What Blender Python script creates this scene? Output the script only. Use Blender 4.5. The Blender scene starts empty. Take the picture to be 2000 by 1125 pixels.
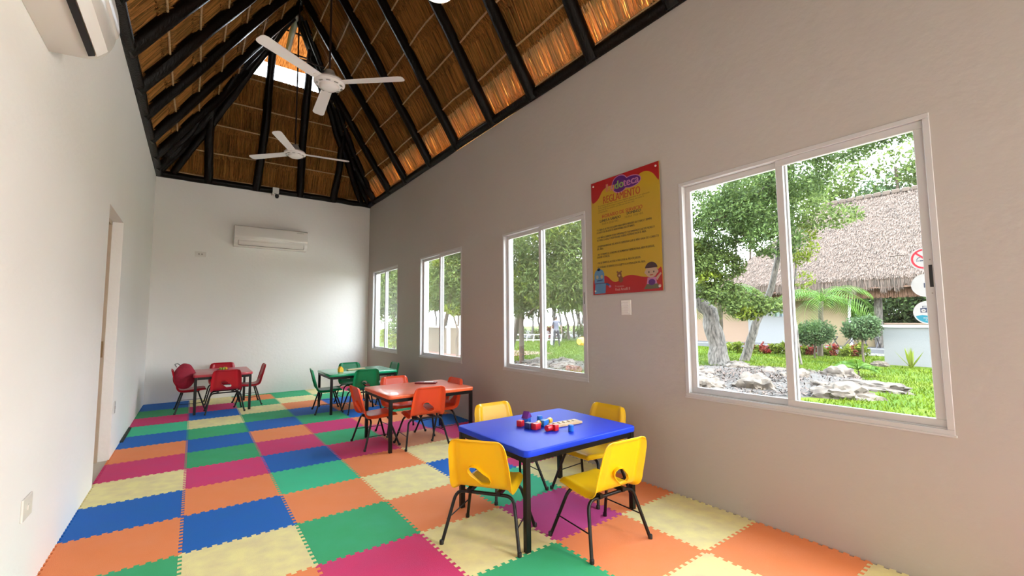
import bpy, bmesh, math, random
import numpy as np
from mathutils import Vector, Matrix, noise
from mathutils.geometry import delaunay_2d_cdt

C = bpy.context.scene.collection
SC = bpy.context.scene
PI = math.pi

# ------------------------------------------------------------------ camera
CAM_H = 1.3518
YAW, PITCH, ROLL, FPX = 0.6367, 0.0762, -0.0076, 837.8
cd = bpy.data.cameras.new('camera')
cd.sensor_width = 36.0
cd.lens = FPX / 2000 * 36
cd.clip_start, cd.clip_end = 0.05, 500
cam = bpy.data.objects.new('camera', cd)
C.objects.link(cam)
_f = Vector((math.sin(YAW) * math.cos(PITCH), math.cos(YAW) * math.cos(PITCH), math.sin(PITCH)))
_r = Vector((math.cos(YAW), -math.sin(YAW), 0))
_u = _r.cross(_f)
_r2 = _r * math.cos(ROLL) + _u * math.sin(ROLL)
_u2 = _u * math.cos(ROLL) - _r * math.sin(ROLL)
cam.matrix_world = Matrix(((_r2.x, _u2.x, -_f.x, 0), (_r2.y, _u2.y, -_f.y, 0), (_r2.z, _u2.z, -_f.z, CAM_H), (0, 0, 0, 1)))
SC.camera = cam

# ------------------------------------------------------------------ world, sun, area lights, exposure
SC.view_settings.view_transform = 'Standard'
SC.view_settings.look = 'None'
SC.view_settings.gamma = 1.0
SC.view_settings.exposure = 2.15
SC.view_settings.use_curve_mapping = False
SKY, SUN_E, REAR_W = 4.4, 3.0, 9.0
w = bpy.data.worlds.new('sky')
SC.world = w
w.use_nodes = True
nt = w.node_tree
nt.nodes.clear()
tc = nt.nodes.new('ShaderNodeTexCoord')
sx = nt.nodes.new('ShaderNodeSeparateXYZ')
cr = nt.nodes.new('ShaderNodeValToRGB')
cr.color_ramp.elements[0].position = 0.0
cr.color_ramp.elements[0].color = (0.93, 0.96, 1.0, 1)
cr.color_ramp.elements[1].position = 0.9
cr.color_ramp.elements[1].color = (0.68, 0.83, 1.0, 1)
bg = nt.nodes.new('ShaderNodeBackground')
bg.inputs[1].default_value = SKY
ow = nt.nodes.new('ShaderNodeOutputWorld')
nt.links.new(tc.outputs['Generated'], sx.inputs[0])
nt.links.new(sx.outputs['Z'], cr.inputs[0])
nt.links.new(cr.outputs[0], bg.inputs[0])
nt.links.new(bg.outputs[0], ow.inputs[0])


def light(name, kind, loc, aim, **kw):
    l = bpy.data.lights.new(name, kind)
    for k, v in kw.items():
        setattr(l, k, v)
    o = bpy.data.objects.new(name, l)
    C.objects.link(o)
    o.location = loc
    o.rotation_euler = (Vector(aim) - Vector(loc)).to_track_quat('-Z', 'Y').to_euler()
    return o


light('sun', 'SUN', (0, -20, 25), (3.2, 0, 0), energy=SUN_E, angle=0.02, color=(1.0, 0.94, 0.84))
# added fill lamp, unseen, in front of the made-up doors behind the camera
light('rear_daylight', 'AREA', (1.0, -2.52, 1.45), (1.4, 6.5, 1.5), energy=REAR_W, shape='RECTANGLE', size=3.0, size_y=2.3, color=(1.0, 0.95, 0.88))
# added fill lamp boosting the daylight at the unseen fifth window
light('side_daylight', 'AREA', (2.99, -1.245, 1.6), (0.0, -0.6, 1.5), energy=50.0, shape='RECTANGLE', size=1.4, size_y=1.6, color=(1.0, 0.97, 0.92))
SC.cycles.max_bounces = 10
SC.cycles.diffuse_bounces = 6
SC.cycles.transparent_max_bounces = 16
SC.cycles.sample_clamp_indirect = 6.0
SC.cycles.caustics_reflective = False
SC.cycles.caustics_refractive = False

# ------------------------------------------------------------------ materials
MATS = {}
# darkening put into outdoor colours to offset the exposure set for the interior
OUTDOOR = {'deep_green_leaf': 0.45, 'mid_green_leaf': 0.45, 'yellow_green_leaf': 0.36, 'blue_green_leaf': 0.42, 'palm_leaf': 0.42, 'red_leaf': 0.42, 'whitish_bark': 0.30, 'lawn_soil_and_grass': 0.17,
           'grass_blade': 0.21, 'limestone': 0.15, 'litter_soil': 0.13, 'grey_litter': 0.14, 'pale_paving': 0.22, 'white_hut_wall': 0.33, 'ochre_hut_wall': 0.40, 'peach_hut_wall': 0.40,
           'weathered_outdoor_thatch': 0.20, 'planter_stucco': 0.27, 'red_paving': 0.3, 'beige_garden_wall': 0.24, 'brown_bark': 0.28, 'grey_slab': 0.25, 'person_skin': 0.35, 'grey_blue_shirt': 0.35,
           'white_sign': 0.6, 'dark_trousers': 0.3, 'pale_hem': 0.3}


def mat(name, col, rough=0.5, metal=0.0, spec=0.5, var=0.0, vscale=8.0, bump=0.0, bscale=60.0, col2=None, coat=0.0,
        transl=0.0, island=0.0, vec='Object', stretch=(1, 1, 1), emit=0.0, detail=4.0):
    if name in MATS:
        return MATS[name]
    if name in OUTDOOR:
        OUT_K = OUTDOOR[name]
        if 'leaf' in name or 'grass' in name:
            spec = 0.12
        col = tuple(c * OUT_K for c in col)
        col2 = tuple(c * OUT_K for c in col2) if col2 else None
    m = bpy.data.materials.new(name)
    m.use_nodes = True
    n, L = m.node_tree.nodes, m.node_tree.links
    p = n['Principled BSDF']
    out = n['Material Output']
    p.inputs['Base Color'].default_value = (*col, 1)
    p.inputs['Roughness'].default_value = rough
    p.inputs['Metallic'].default_value = metal
    p.inputs['Specular IOR Level'].default_value = spec
    p.inputs['Coat Weight'].default_value = coat
    if emit:
        p.inputs['Emission Color'].default_value = (*col, 1)
        p.inputs['Emission Strength'].default_value = emit
    colsock = None
    if var or bump:
        t = n.new('ShaderNodeTexCoord')
        mp = n.new('ShaderNodeMapping')
        mp.inputs['Scale'].default_value = stretch
        L.new(t.outputs[vec], mp.inputs[0])
    if var:
        c2 = col2 if col2 else tuple(c * 0.55 for c in col)
        nz = n.new('ShaderNodeTexNoise')
        nz.inputs['Scale'].default_value = vscale
        nz.inputs['Detail'].default_value = detail
        L.new(mp.outputs[0], nz.inputs['Vector'])
        r = n.new('ShaderNodeMapRange')
        r.inputs['From Min'].default_value = 0.35
        r.inputs['From Max'].default_value = 0.68
        r.inputs['To Max'].default_value = var
        L.new(nz.outputs['Fac'], r.inputs['Value'])
        mx = n.new('ShaderNodeMix')
        mx.data_type = 'RGBA'
        mx.inputs[6].default_value = (*col, 1)
        mx.inputs[7].default_value = (*c2, 1)
        L.new(r.outputs[0], mx.inputs[0])
        colsock = mx.outputs[2]
    if island:
        g = n.new('ShaderNodeNewGeometry')
        hs = n.new('ShaderNodeHueSaturation')
        mr = n.new('ShaderNodeMapRange')
        mr.inputs['To Min'].default_value = 1 - island
        mr.inputs['To Max'].default_value = 1 + island
        L.new(g.outputs['Random Per Island'], mr.inputs['Value'])
        L.new(mr.outputs[0], hs.inputs['Value'])
        m2 = n.new('ShaderNodeMath')
        m2.operation = 'MULTIPLY_ADD'
        m2.inputs[1].default_value = -0.03 * island
        m2.inputs[2].default_value = 0.5 + 0.015 * island
        L.new(g.outputs['Random Per Island'], m2.inputs[0])
        L.new(m2.outputs[0], hs.inputs['Hue'])
        if colsock:
            L.new(colsock, hs.inputs['Color'])
        else:
            hs.inputs['Color'].default_value = (*col, 1)
        colsock = hs.outputs[0]
    if colsock:
        L.new(colsock, p.inputs['Base Color'])
    if bump:
        nb = n.new('ShaderNodeTexNoise')
        nb.inputs['Scale'].default_value = bscale
        nb.inputs['Detail'].default_value = 5
        L.new(mp.outputs[0], nb.inputs['Vector'])
        b = n.new('ShaderNodeBump')
        b.inputs['Strength'].default_value = bump
        b.inputs['Distance'].default_value = 0.01
        L.new(nb.outputs['Fac'], b.inputs['Height'])
        L.new(b.outputs[0], p.inputs['Normal'])
    if transl:
        tr = n.new('ShaderNodeBsdfTranslucent')
        tr.inputs[0].default_value = (*[min(1, c * 1.5) for c in col], 1)
        if colsock:
            L.new(colsock, tr.inputs[0])
        mi = n.new('ShaderNodeMixShader')
        mi.inputs[0].default_value = transl
        L.new(p.outputs[0], mi.inputs[1])
        L.new(tr.outputs[0], mi.inputs[2])
        L.new(mi.outputs[0], out.inputs[0])
    MATS[name] = m
    return m


def glass_mat():
    m = bpy.data.materials.new('window_glass')
    m.use_nodes = True
    n, L = m.node_tree.nodes, m.node_tree.links
    n.clear()
    out = n.new('ShaderNodeOutputMaterial')
    tr = n.new('ShaderNodeBsdfTransparent')
    tr.inputs[0].default_value = (0.97, 0.985, 0.98, 1)
    gl = n.new('ShaderNodeBsdfGlossy')
    gl.inputs['Roughness'].default_value = 0.02
    fr = n.new('ShaderNodeFresnel')
    fr.inputs[0].default_value = 1.45
    ml = n.new('ShaderNodeMath')
    ml.operation = 'MULTIPLY'
    ml.inputs[1].default_value = 0.4
    mi = n.new('ShaderNodeMixShader')
    L.new(fr.outputs[0], ml.inputs[0])
    L.new(ml.outputs[0], mi.inputs[0])
    L.new(tr.outputs[0], mi.inputs[1])
    L.new(gl.outputs[0], mi.inputs[2])
    L.new(mi.outputs[0], out.inputs[0])
    return m


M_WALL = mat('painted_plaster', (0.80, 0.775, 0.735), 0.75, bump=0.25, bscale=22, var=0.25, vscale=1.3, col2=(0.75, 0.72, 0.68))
M_WALLSHADE = mat('window_wall_plaster', (0.445, 0.40, 0.362), 0.8, bump=0.3, bscale=18, var=0.3, vscale=1.1, col2=(0.405, 0.365, 0.328))  # same paint as the other walls, with this wall's shade put into the colour
M_WALLOUT = mat('white_render', (0.85, 0.84, 0.8), 0.85, bump=0.3, bscale=40)
M_FRAME = mat('white_aluminium', (0.50, 0.48, 0.47), 0.35)  # white frames greyed: their indoor shade is put into the colour
M_GLASS = glass_mat()
M_BLACK = mat('black_steel', (0.0035, 0.003, 0.003), 0.35, spec=0.35, bump=0.05, bscale=90)
M_LOG = mat('dark_varnished_log', (0.0045, 0.0025, 0.0015), 0.38, spec=0.16, bump=0.7, bscale=18, stretch=(3, 3, 0.4))
M_STRAW = mat('roof_straw', (0.30, 0.132, 0.028), 0.75, spec=0.15, island=0.55, transl=0.08, var=0.6, vscale=2.0, col2=(0.13, 0.058, 0.014))
M_STRAWBACK = mat('roof_straw_layer', (0.20, 0.098, 0.032), 0.9, spec=0.1, var=0.8, vscale=30, bump=0.9, bscale=60, transl=0.04)
M_STRAWTHIN = mat('thin_eave_straw', (0.72, 0.50, 0.23), 0.8, spec=0.15, island=0.4, transl=0.6)  # paler, translucent straw: daylight leaking at the eave is put into its colour
M_STRAWHOOD = mat('thin_hood_straw', (0.58, 0.33, 0.14), 0.8, spec=0.1, transl=0.5, var=0.9, vscale=9, col2=(0.13, 0.05, 0.02), stretch=(7, 1, 1))
M_STICK = mat('peeled_stick', (0.46, 0.29, 0.14), 0.7, var=0.6, vscale=30)
M_ROD = mat('brown_painted_rod', (0.02, 0.007, 0.004), 0.5)
M_WHITE = mat('white_plastic', (0.70, 0.66, 0.61), 0.25)
M_FANW = mat('fan_white_enamel', (0.78, 0.73, 0.70), 0.3)
M_GREYV = mat('grey_vent', (0.30, 0.27, 0.24), 0.6)
M_DARK = mat('dark_slot', (0.004, 0.003, 0.003), 0.5)
M_TILE = mat('beige_floor_tile', (0.50, 0.44, 0.36), 0.4)
PLASTIC = dict(
    yellow=mat('yellow_plastic', (0.86, 0.50, 0.004), 0.34, transl=0.10),
    orange=mat('orange_plastic', (0.74, 0.075, 0.018), 0.34, transl=0.08),
    green=mat('green_plastic', (0.0, 0.205, 0.07), 0.34, transl=0.08),
    red=mat('red_plastic', (0.46, 0.006, 0.018), 0.34, transl=0.08))
TOPC = dict(
    blue=mat('blue_table_plastic', (0.010, 0.045, 0.58), 0.45, coat=0.0, spec=0.2),
    orange=mat('orange_table_plastic', (0.78, 0.13, 0.04), 0.3, coat=0.2, var=0.25, vscale=5),
    green=mat('green_table_plastic', (0.01, 0.30, 0.13), 0.25, coat=0.3),
    red=mat('red_table_plastic', (0.48, 0.03, 0.05), 0.3, coat=0.2))


def foam(name, col, col2, v=0.55, vs=5):
    col, col2 = [tuple(min(0.85, c * 1.3) for c in q) for q in (col, col2)]
    return mat(name, col, 0.72, spec=0.25, var=v, vscale=vs, col2=col2, bump=0.35, bscale=300, detail=9)


FOAM = dict(
    G=foam('green_foam', (0.035, 0.30, 0.12), (0.045, 0.33, 0.17)),
    T=foam('sea_green_foam', (0.04, 0.42, 0.22), (0.05, 0.36, 0.20)),
    O=foam('orange_foam', (0.76, 0.20, 0.07), (0.68, 0.22, 0.10)),
    B=foam('blue_foam', (0.010, 0.10, 0.38), (0.012, 0.11, 0.34)),
    P=foam('magenta_foam', (0.52, 0.035, 0.13), (0.44, 0.05, 0.15)),
    V=foam('violet_foam', (0.42, 0.05, 0.20), (0.36, 0.06, 0.20)),
    C=foam('cream_foam', (0.70, 0.58, 0.26), (0.56, 0.47, 0.26), 0.9, 9),
    W=foam('worn_orange_foam', (0.55, 0.25, 0.13), (0.45, 0.2, 0.11)))  # orange mat under a table, the table's shade put into its colour
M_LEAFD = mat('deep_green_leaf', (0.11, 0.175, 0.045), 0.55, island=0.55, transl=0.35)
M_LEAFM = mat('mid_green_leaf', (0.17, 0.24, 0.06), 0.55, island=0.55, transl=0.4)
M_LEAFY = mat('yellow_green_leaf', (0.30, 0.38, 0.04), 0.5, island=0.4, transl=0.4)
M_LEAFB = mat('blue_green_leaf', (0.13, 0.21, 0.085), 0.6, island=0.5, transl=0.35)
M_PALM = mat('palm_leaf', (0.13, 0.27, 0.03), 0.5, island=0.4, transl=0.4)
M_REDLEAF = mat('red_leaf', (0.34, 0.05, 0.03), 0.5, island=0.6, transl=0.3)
M_BARKW = mat('whitish_bark', (0.48, 0.41, 0.35), 0.9, var=1.0, vscale=8, col2=(0.07, 0.055, 0.045), bump=1.0, bscale=14, stretch=(2.5, 2.5, 0.7), detail=8)
M_BARK = mat('brown_bark', (0.24, 0.17, 0.11), 0.9, var=0.8, vscale=10, bump=0.8, bscale=30)
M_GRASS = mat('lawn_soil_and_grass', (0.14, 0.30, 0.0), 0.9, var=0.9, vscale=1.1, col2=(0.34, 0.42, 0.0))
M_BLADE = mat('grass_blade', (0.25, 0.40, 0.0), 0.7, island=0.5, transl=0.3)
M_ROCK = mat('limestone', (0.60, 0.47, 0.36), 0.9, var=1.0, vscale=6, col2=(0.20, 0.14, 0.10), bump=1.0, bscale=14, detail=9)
M_MULCH = mat('litter_soil', (0.17, 0.125, 0.10), 0.95, var=1.0, vscale=8, col2=(0.34, 0.29, 0.25), bump=0.8, bscale=30)
M_TWIG = mat('grey_litter', (0.34, 0.22, 0.16), 0.85, island=0.7)
M_PAVE = mat('pale_paving', (0.46, 0.43, 0.40), 0.8)
M_HUTW = mat('white_hut_wall', (0.55, 0.54, 0.54), 0.85)
M_HUTO = mat('ochre_hut_wall', (0.50, 0.37, 0.20), 0.85)
M_HUTP = mat('peach_hut_wall', (0.52, 0.34, 0.23), 0.85)
M_HUTS = mat('weathered_outdoor_thatch', (0.40, 0.27, 0.20), 0.95, island=0.5, var=0.5, vscale=3)
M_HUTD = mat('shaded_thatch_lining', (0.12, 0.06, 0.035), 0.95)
M_STUCCO = mat('planter_stucco', (0.52, 0.515, 0.51), 0.85, bump=0.3, bscale=30)

# ------------------------------------------------------------------ mesh helpers


class MB:
    def __init__(s):
        s.v, s.f, s.m = [], [], []

    def add(s, vs, fs, mi=0):
        o = len(s.v)
        s.v += [tuple(v) for v in vs]
        s.f += [tuple(i + o for i in f) for f in fs]
        s.m += [mi] * len(fs)
        return s

    def box(s, a, b, mi=0, M=None):
        x0, y0, z0 = a
        x1, y1, z1 = b
        vs = [Vector(p) for p in ((x0, y0, z0), (x1, y0, z0), (x1, y1, z0), (x0, y1, z0), (x0, y0, z1), (x1, y0, z1), (x1, y1, z1), (x0, y1, z1))]
        if M:
            vs = [M @ v for v in vs]
        return s.add(vs, [(0, 3, 2, 1), (4, 5, 6, 7), (0, 1, 5, 4), (1, 2, 6, 5), (2, 3, 7, 6), (3, 0, 4, 7)], mi)

    def tube(s, pts, r, n=10, cap=True, mi=0, wob=0.0, seed=0):
        pts = [Vector(p) for p in pts]
        rs = r if isinstance(r, (list, tuple)) else [r] * len(pts)
        up = Vector((0, 0, 1))
        vs, fs = [], []
        prev = None
        for i, p in enumerate(pts):
            d = (pts[min(i + 1, len(pts) - 1)] - pts[max(i - 1, 0)]).normalized()
            if prev is None:
                a = d.cross(up)
                if a.length < 1e-3:
                    a = d.cross(Vector((1, 0, 0)))
            else:
                a = prev - d * prev.dot(d)
            a.normalize()
            prev = a
            b = d.cross(a)
            for k in range(n):
                t = 2 * PI * k / n
                rr = rs[i]
                if wob:
                    rr *= 1 + wob * noise.noise(Vector((p.x * 3 + math.cos(t), p.y * 3 + math.sin(t), p.z * 3 + seed)))
                vs.append(p + (a * math.cos(t) + b * math.sin(t)) * rr)
        for i in range(len(pts) - 1):
            for k in range(n):
                k2 = (k + 1) % n
                fs.append((i * n + k, i * n + k2, (i + 1) * n + k2, (i + 1) * n + k))
        if cap:
            fs.append(tuple(reversed(range(n))))
            fs.append(tuple((len(pts) - 1) * n + k for k in range(n)))
        return s.add(vs, fs, mi)

    def lathe(s, prof, n=20, M=None, mi=0):
        vs, fs = [], []
        for r, z in prof:
            for k in range(n):
                t = 2 * PI * k / n
                v = Vector((r * math.cos(t), r * math.sin(t), z))
                vs.append(M @ v if M else v)
        for i in range(len(prof) - 1):
            for k in range(n):
                k2 = (k + 1) % n
                fs.append((i * n + k, i * n + k2, (i + 1) * n + k2, (i + 1) * n + k))
        if prof[0][0] > 1e-5:
            fs.append(tuple(reversed(range(n))))
        if prof[-1][0] > 1e-5:
            fs.append(tuple((len(prof) - 1) * n + k for k in range(n)))
        return s.add(vs, fs, mi)

    def prism(s, poly, z0, z1, M=None, mi=0):
        n = len(poly)
        vs = [Vector((x, y, z0)) for x, y in poly] + [Vector((x, y, z1)) for x, y in poly]
        if M:
            vs = [M @ v for v in vs]
        fs = [tuple(reversed(range(n))), tuple(range(n, 2 * n))] + [(i, (i + 1) % n, n + (i + 1) % n, n + i) for i in range(n)]
        return s.add(vs, fs, mi)

    def mesh(s, name, mats, smooth=False, bevel=0.0, segs=2):
        me = bpy.data.meshes.new(name)
        me.from_pydata(s.v, [], s.f)
        for m in (mats if isinstance(mats, (list, tuple)) else [mats]):
            me.materials.append(m)
        if any(s.m):
            me.polygons.foreach_set('material_index', s.m)
        if bevel:
            b = bmesh.new()
            b.from_mesh(me)
            bmesh.ops.bevel(b, geom=[e for e in b.edges if len(e.link_faces) == 2 and e.calc_face_angle(0) > 0.6], offset=bevel, segments=segs, profile=0.5, affect='EDGES')
            b.to_mesh(me)
            b.free()
        if smooth:
            me.polygons.foreach_set('use_smooth', [True] * len(me.polygons))
            try:
                me.set_sharp_from_angle(angle=0.7)
            except Exception:
                pass
        me.update()
        return me

    def build(s, name, mats, parent=None, smooth=False, bevel=0.0, segs=2, kind=None):
        return link(name, s.mesh(name, mats, smooth, bevel, segs), parent, kind)


def link(name, me, parent=None, kind=None):
    o = bpy.data.objects.new(name, me)
    C.objects.link(o)
    if parent:
        o.parent = parent
    if kind:
        o['kind'] = kind
    return o


def tag(o, label, cat, group=None):
    o['label'] = label
    o['category'] = cat
    if group:
        o['group'] = group
    return o


def thing(name, label, cat, loc=(0, 0, 0), rz=0.0, group=None):
    o = bpy.data.objects.new(name, None)
    o.empty_display_size = 0.1
    C.objects.link(o)
    o.location = loc
    o.rotation_euler = (0, 0, rz)
    return tag(o, label, cat, group)


def struct(o):
    o['kind'] = 'structure'
    return o


def copy_tree(root):
    r = root.copy()
    C.objects.link(r)
    for ch in list(root.children):
        c = ch.copy()
        C.objects.link(c)
        c.parent = r
        for g in list(ch.children):
            d = g.copy()
            C.objects.link(d)
            d.parent = c
    return r


def quads_mesh(name, V, mats, nper=4, faces=None):
    """V: (N, nper, 3) array -> one mesh of N separate polygons"""
    V = np.asarray(V, dtype=np.float32)
    N = V.shape[0]
    me = bpy.data.meshes.new(name)
    me.vertices.add(N * nper)
    me.vertices.foreach_set('co', V.reshape(-1))
    me.loops.add(N * nper)
    me.loops.foreach_set('vertex_index', np.arange(N * nper, dtype=np.int32))
    me.polygons.add(N)
    me.polygons.foreach_set('loop_start', np.arange(0, N * nper, nper, dtype=np.int32))
    try:
        me.polygons.foreach_set('loop_total', np.full(N, nper, dtype=np.int32))
    except Exception:
        pass
    me.materials.append(mats)
    me.update(calc_edges=True)
    me.validate()
    return me


def unit(a):
    return a / np.maximum(np.linalg.norm(a, axis=-1, keepdims=True), 1e-9)


def leaves(blobs, n, ll, lw, seed=0, shell=0.55, droop=0.3):
    """blobs: (x,y,z,rx,ry,rz[,weight]) ; returns (n,4,3) diamond leaves"""
    R = np.random.default_rng(seed)
    B = np.array([b[:6] for b in blobs], float)
    wt = np.array([(b[6] if len(b) > 6 else b[3] * b[4] * b[5]) for b in blobs])
    idx = R.choice(len(B), n, p=wt / wt.sum())
    d = unit(R.normal(size=(n, 3)))
    rad = shell + (1 - shell) * R.random(n) ** 0.6
    rad *= 1 + 0.18 * np.sin(d[:, 0] * 7 + idx) * np.cos(d[:, 2] * 6 + idx * 2)
    # clump
    k = max(8, n // 60)
    cd_ = unit(R.normal(size=(k, 3)))
    near = R.integers(0, k, n)
    d = unit(d * 0.45 + cd_[near] * 0.75)
    c = B[idx, :3] + d * rad[:, None] * B[idx, 3:]
    dirv = unit(R.normal(size=(n, 3)) + d * 0.6 - np.array([0, 0, droop]))
    side = unit(np.cross(dirv, R.normal(size=(n, 3))))
    L = ll * (0.6 + 0.8 * R.random(n))[:, None]
    W = lw * (0.6 + 0.8 * R.random(n))[:, None]
    nn = np.cross(dirv, side)
    p0 = c - dirv * L / 2
    p2 = c + dirv * L / 2
    p1 = c + side * W / 2 + nn * W * 0.15
    p3 = c - side * W / 2 + nn * W * 0.15
    return np.stack([p0, p1, p2, p3], 1)


def foliage(parent, blobs, n, ll, lw, m, seed=0, name='foliage', **kw):
    o = link(name, quads_mesh(name, leaves(blobs, n, ll, lw, seed, **kw), m), parent)
    o['kind'] = 'stuff'
    return o


def bend(pts, n=14, amp=0.0, seed=0):
    """resample a polyline with a little crookedness"""
    pts = [Vector(p) for p in pts]
    out = []
    for i in range(n + 1):
        t = i / n * (len(pts) - 1)
        k = min(int(t), len(pts) - 2)
        p = pts[k].lerp(pts[k + 1], t - k)
        if amp:
            q = Vector((i * 0.55, seed * 3.7, 0.3))
            p = p + Vector((noise.noise(q), noise.noise(q + Vector((9, 1, 2))), noise.noise(q + Vector((3, 17, 5))))) * amp
        out.append(p)
    return out


# ------------------------------------------------------------------ room constants
W0, W1, L, H = -0.626, 3.053, 9.438, 3.887
YR = -2.6                                  # rear wall, behind the camera
XC = (W0 + W1) / 2
WT = 0.155                                  # outer wall thickness
WIN = [(0.445, 1.893), (2.908, 4.318), (5.325, 6.745), (7.722, 9.145), (-1.97, -0.52)]
WZ0, WZ1 = 0.765, 2.425

# ------------------------------------------------------------------ walls
b = MB()
xo = W1 + WT
b.box((W1, YR, -0.3), (xo, L, WZ0))
b.box((W1, YR, WZ1), (xo, L, 3.42))
ys = [YR] + [v for wv in sorted(WIN) for v in wv] + [L]
for i in range(0, len(ys), 2):
    b.box((W1, ys[i], WZ0), (xo, ys[i + 1], WZ1))
b.box((W1, YR, 3.42), (W1 + 0.045, L, H))
struct(b.build('wall_right', M_WALLSHADE))
b = MB()
DY0, DY1, DZ = 5.0, 5.9, 2.39
b.box((W0 - 0.2, YR, -0.05), (W0, DY0, H)).box((W0 - 0.2, DY1, -0.05), (W0, L, H)).box((W0 - 0.2, DY0, DZ), (W0, DY1, H))
struct(b.build('wall_left', M_WALL))
struct(MB().box((W0 - 0.2, L, -0.05), (W1 + 0.2, L + 0.2, 3.42)).box((W0 - 0.2, L, 3.42), (W1 + 0.045, L + 0.045, H)).build('wall_back', M_WALL))
b = MB()
b.box((W0 - 0.2, YR - 0.2, -0.05), (W1 + WT, YR, H))
b.prism([(W0, H), (W1, H), (XC, 6.8)], 0, 0.15, Matrix(((1, 0, 0, 0), (0, 0, 1, YR - 0.2), (0, 1, 0, 0), (0, 0, 0, 1))))
struct(b.build('wall_rear', M_WALL))
# made-up glazed door behind the camera, added around the rear fill lamp
b = MB()
b.box((-0.6, YR, 0), (-0.53, YR + 0.05, 2.7)).box((2.53, YR, 0), (2.6, YR + 0.05, 2.7)).box((-0.53, YR, 2.63), (2.53, YR + 0.05, 2.7)).box((-0.53, YR, 0), (2.53, YR + 0.05, 0.2))
b.box((0.965, YR, 0.2), (1.035, YR + 0.05, 2.63))
d2 = struct(b.build('door_2', M_FRAME))
for x0_, x1_ in ((-0.53, 0.965), (1.035, 2.53)):
    MB().box((x0_, YR + 0.02, 0.2), (x1_, YR + 0.025, 2.63)).build('glass_pane', M_GLASS, d2)
# thin plaster nib near the back left corner and the door
dr = struct(MB().box((W0 - 0.165, DY0 + 0.03, 0.0), (W0 - 0.125, DY1 - 0.035, DZ - 0.03)).build('door_1', mat('cream_door', (0.55, 0.47, 0.37), 0.5), bevel=0.003))
b = MB()
b.box((W0 - 0.2, DY1 - 0.035, 0), (W0 - 0.085, DY1, DZ)).box((W0 - 0.2, DY0, 0), (W0 - 0.085, DY0 + 0.035, DZ)).box((W0 - 0.2, DY0, DZ - 0.035), (W0 - 0.085, DY1, DZ))
b.build('door_frame', mat('cream_door_frame', (0.42, 0.33, 0.24), 0.5), dr)
MB().box((W0 - 0.12, DY1 - 0.05, 1.02), (W0 - 0.09, DY1 - 0.034, 1.18)).build('latch', mat('brass_latch', (0.25, 0.16, 0.08), 0.35, metal=0.8), dr)

# ------------------------------------------------------------------ floor and foam mats
fl = struct(MB().box((W0 - 0.2, YR - 0.2, -0.12), (W1 + 0.02, L + 0.02, 0.0)).build('floor', M_TILE))
X0, SX, Y0, SY = -0.6251, 0.6115, 2.0308, 0.6075


def edge_path(n=12, amp=0.010):
    """dovetail teeth along 0..1, returns (t, offset)"""
    pts = [(0, 0)]
    for i in range(n):
        a, bb = i / n, (i + 1) / n
        s = 1 if i % 2 == 0 else -1
        mid = (a + bb) / 2
        hw = 0.5 / n
        pts += [(mid - hw * 0.80, 0 if i == 0 else s * amp * 0.0)] if False else []
        pts += [(mid - hw * 1.08, s * amp), (mid + hw * 1.08, s * amp)] if 0 < i < n - 1 else [(a + 0.25 / n, s * amp), (bb + 0.04 / n, s * amp)] if i == 0 else [(a - 0.04 / n, s * amp), (bb - 0.25 / n, s * amp)]
    pts.append((1, 0))
    return pts


EP = edge_path(24)


def mat_mesh():
    g = 0.0007
    bot = [(t * SX, o) for t, o in EP]
    right = [(SX + o, t * SY) for t, o in EP]
    top = [(t * SX, SY + o) for t, o in reversed(EP)]
    left = [(o, t * SY) for t, o in reversed(EP)]
    poly = bot[:-1] + right[:-1] + top[:-1] + left[:-1]
    cx, cy = SX / 2, SY / 2
    poly = [(cx + (x - cx) * (1 - 2 * g / SX), cy + (y - cy) * (1 - 2 * g / SY)) for x, y in poly]
    r = delaunay_2d_cdt([Vector(p) for p in poly], [], [list(range(len(poly)))], 1, 1e-6)
    vs, fs = r[0], r[2]
    bmm = MB()
    n = len(vs)
    bmm.v = [(v.x, v.y, 0.0) for v in vs]
    bmm.f = [tuple(f) for f in fs]
    bmm.m = [0] * len(bmm.f)
    # sides
    o = len(bmm.v)
    bmm.v += [(x, y, 0.0) for x, y in poly] + [(x, y, -0.012) for x, y in poly]
    k = len(poly)
    for i in range(k):
        j = (i + 1) % k
        bmm.f.append((o + i, o + k + i, o + k + j, o + j))
        bmm.m.append(0)
    return bmm.mesh('foam_mat', FOAM['G'])


MATM = mat_mesh()
GRID = {0: (1, 'GOBCPOBTPGBB'), 1: (0, 'OCBOPGBGCBPCC'), 2: (0, 'PGOTBPOBGCGOG'), 3: (-1, 'GCOCOPGPGBOCGG'),
        4: (-2, 'COVTBCWPOBOBGCC'), 5: (-3, 'COCOCPOPBOGBOCPO')}
rnd = random.Random(4)
for c in range(6):
    r0, seq = GRID[c]
    for r in range(-7, 13):
        k = seq[r - r0] if 0 <= r - r0 < len(seq) else rnd.choice('GOBPCT')
        if r == 12:
            continue
        o = link('foam_mat', MATM, fl)
        o.material_slots[0].link = 'OBJECT'
        o.material_slots[0].material = FOAM[k]
        o.location = (X0 + c * SX, Y0 + r * SY, 0.0125 + rnd.uniform(0, 0.0006))
    # cut strip along the back wall
    k = seq[12 - r0] if 12 - r0 < len(seq) else seq[-1]
    b = MB().box((X0 + c * SX + 0.001, Y0 + 12 * SY + 0.011, 0), (X0 + (c + 1) * SX - 0.001, L - 0.004, 0.0125))
    b.build('foam_mat', FOAM[k], fl)
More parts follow.
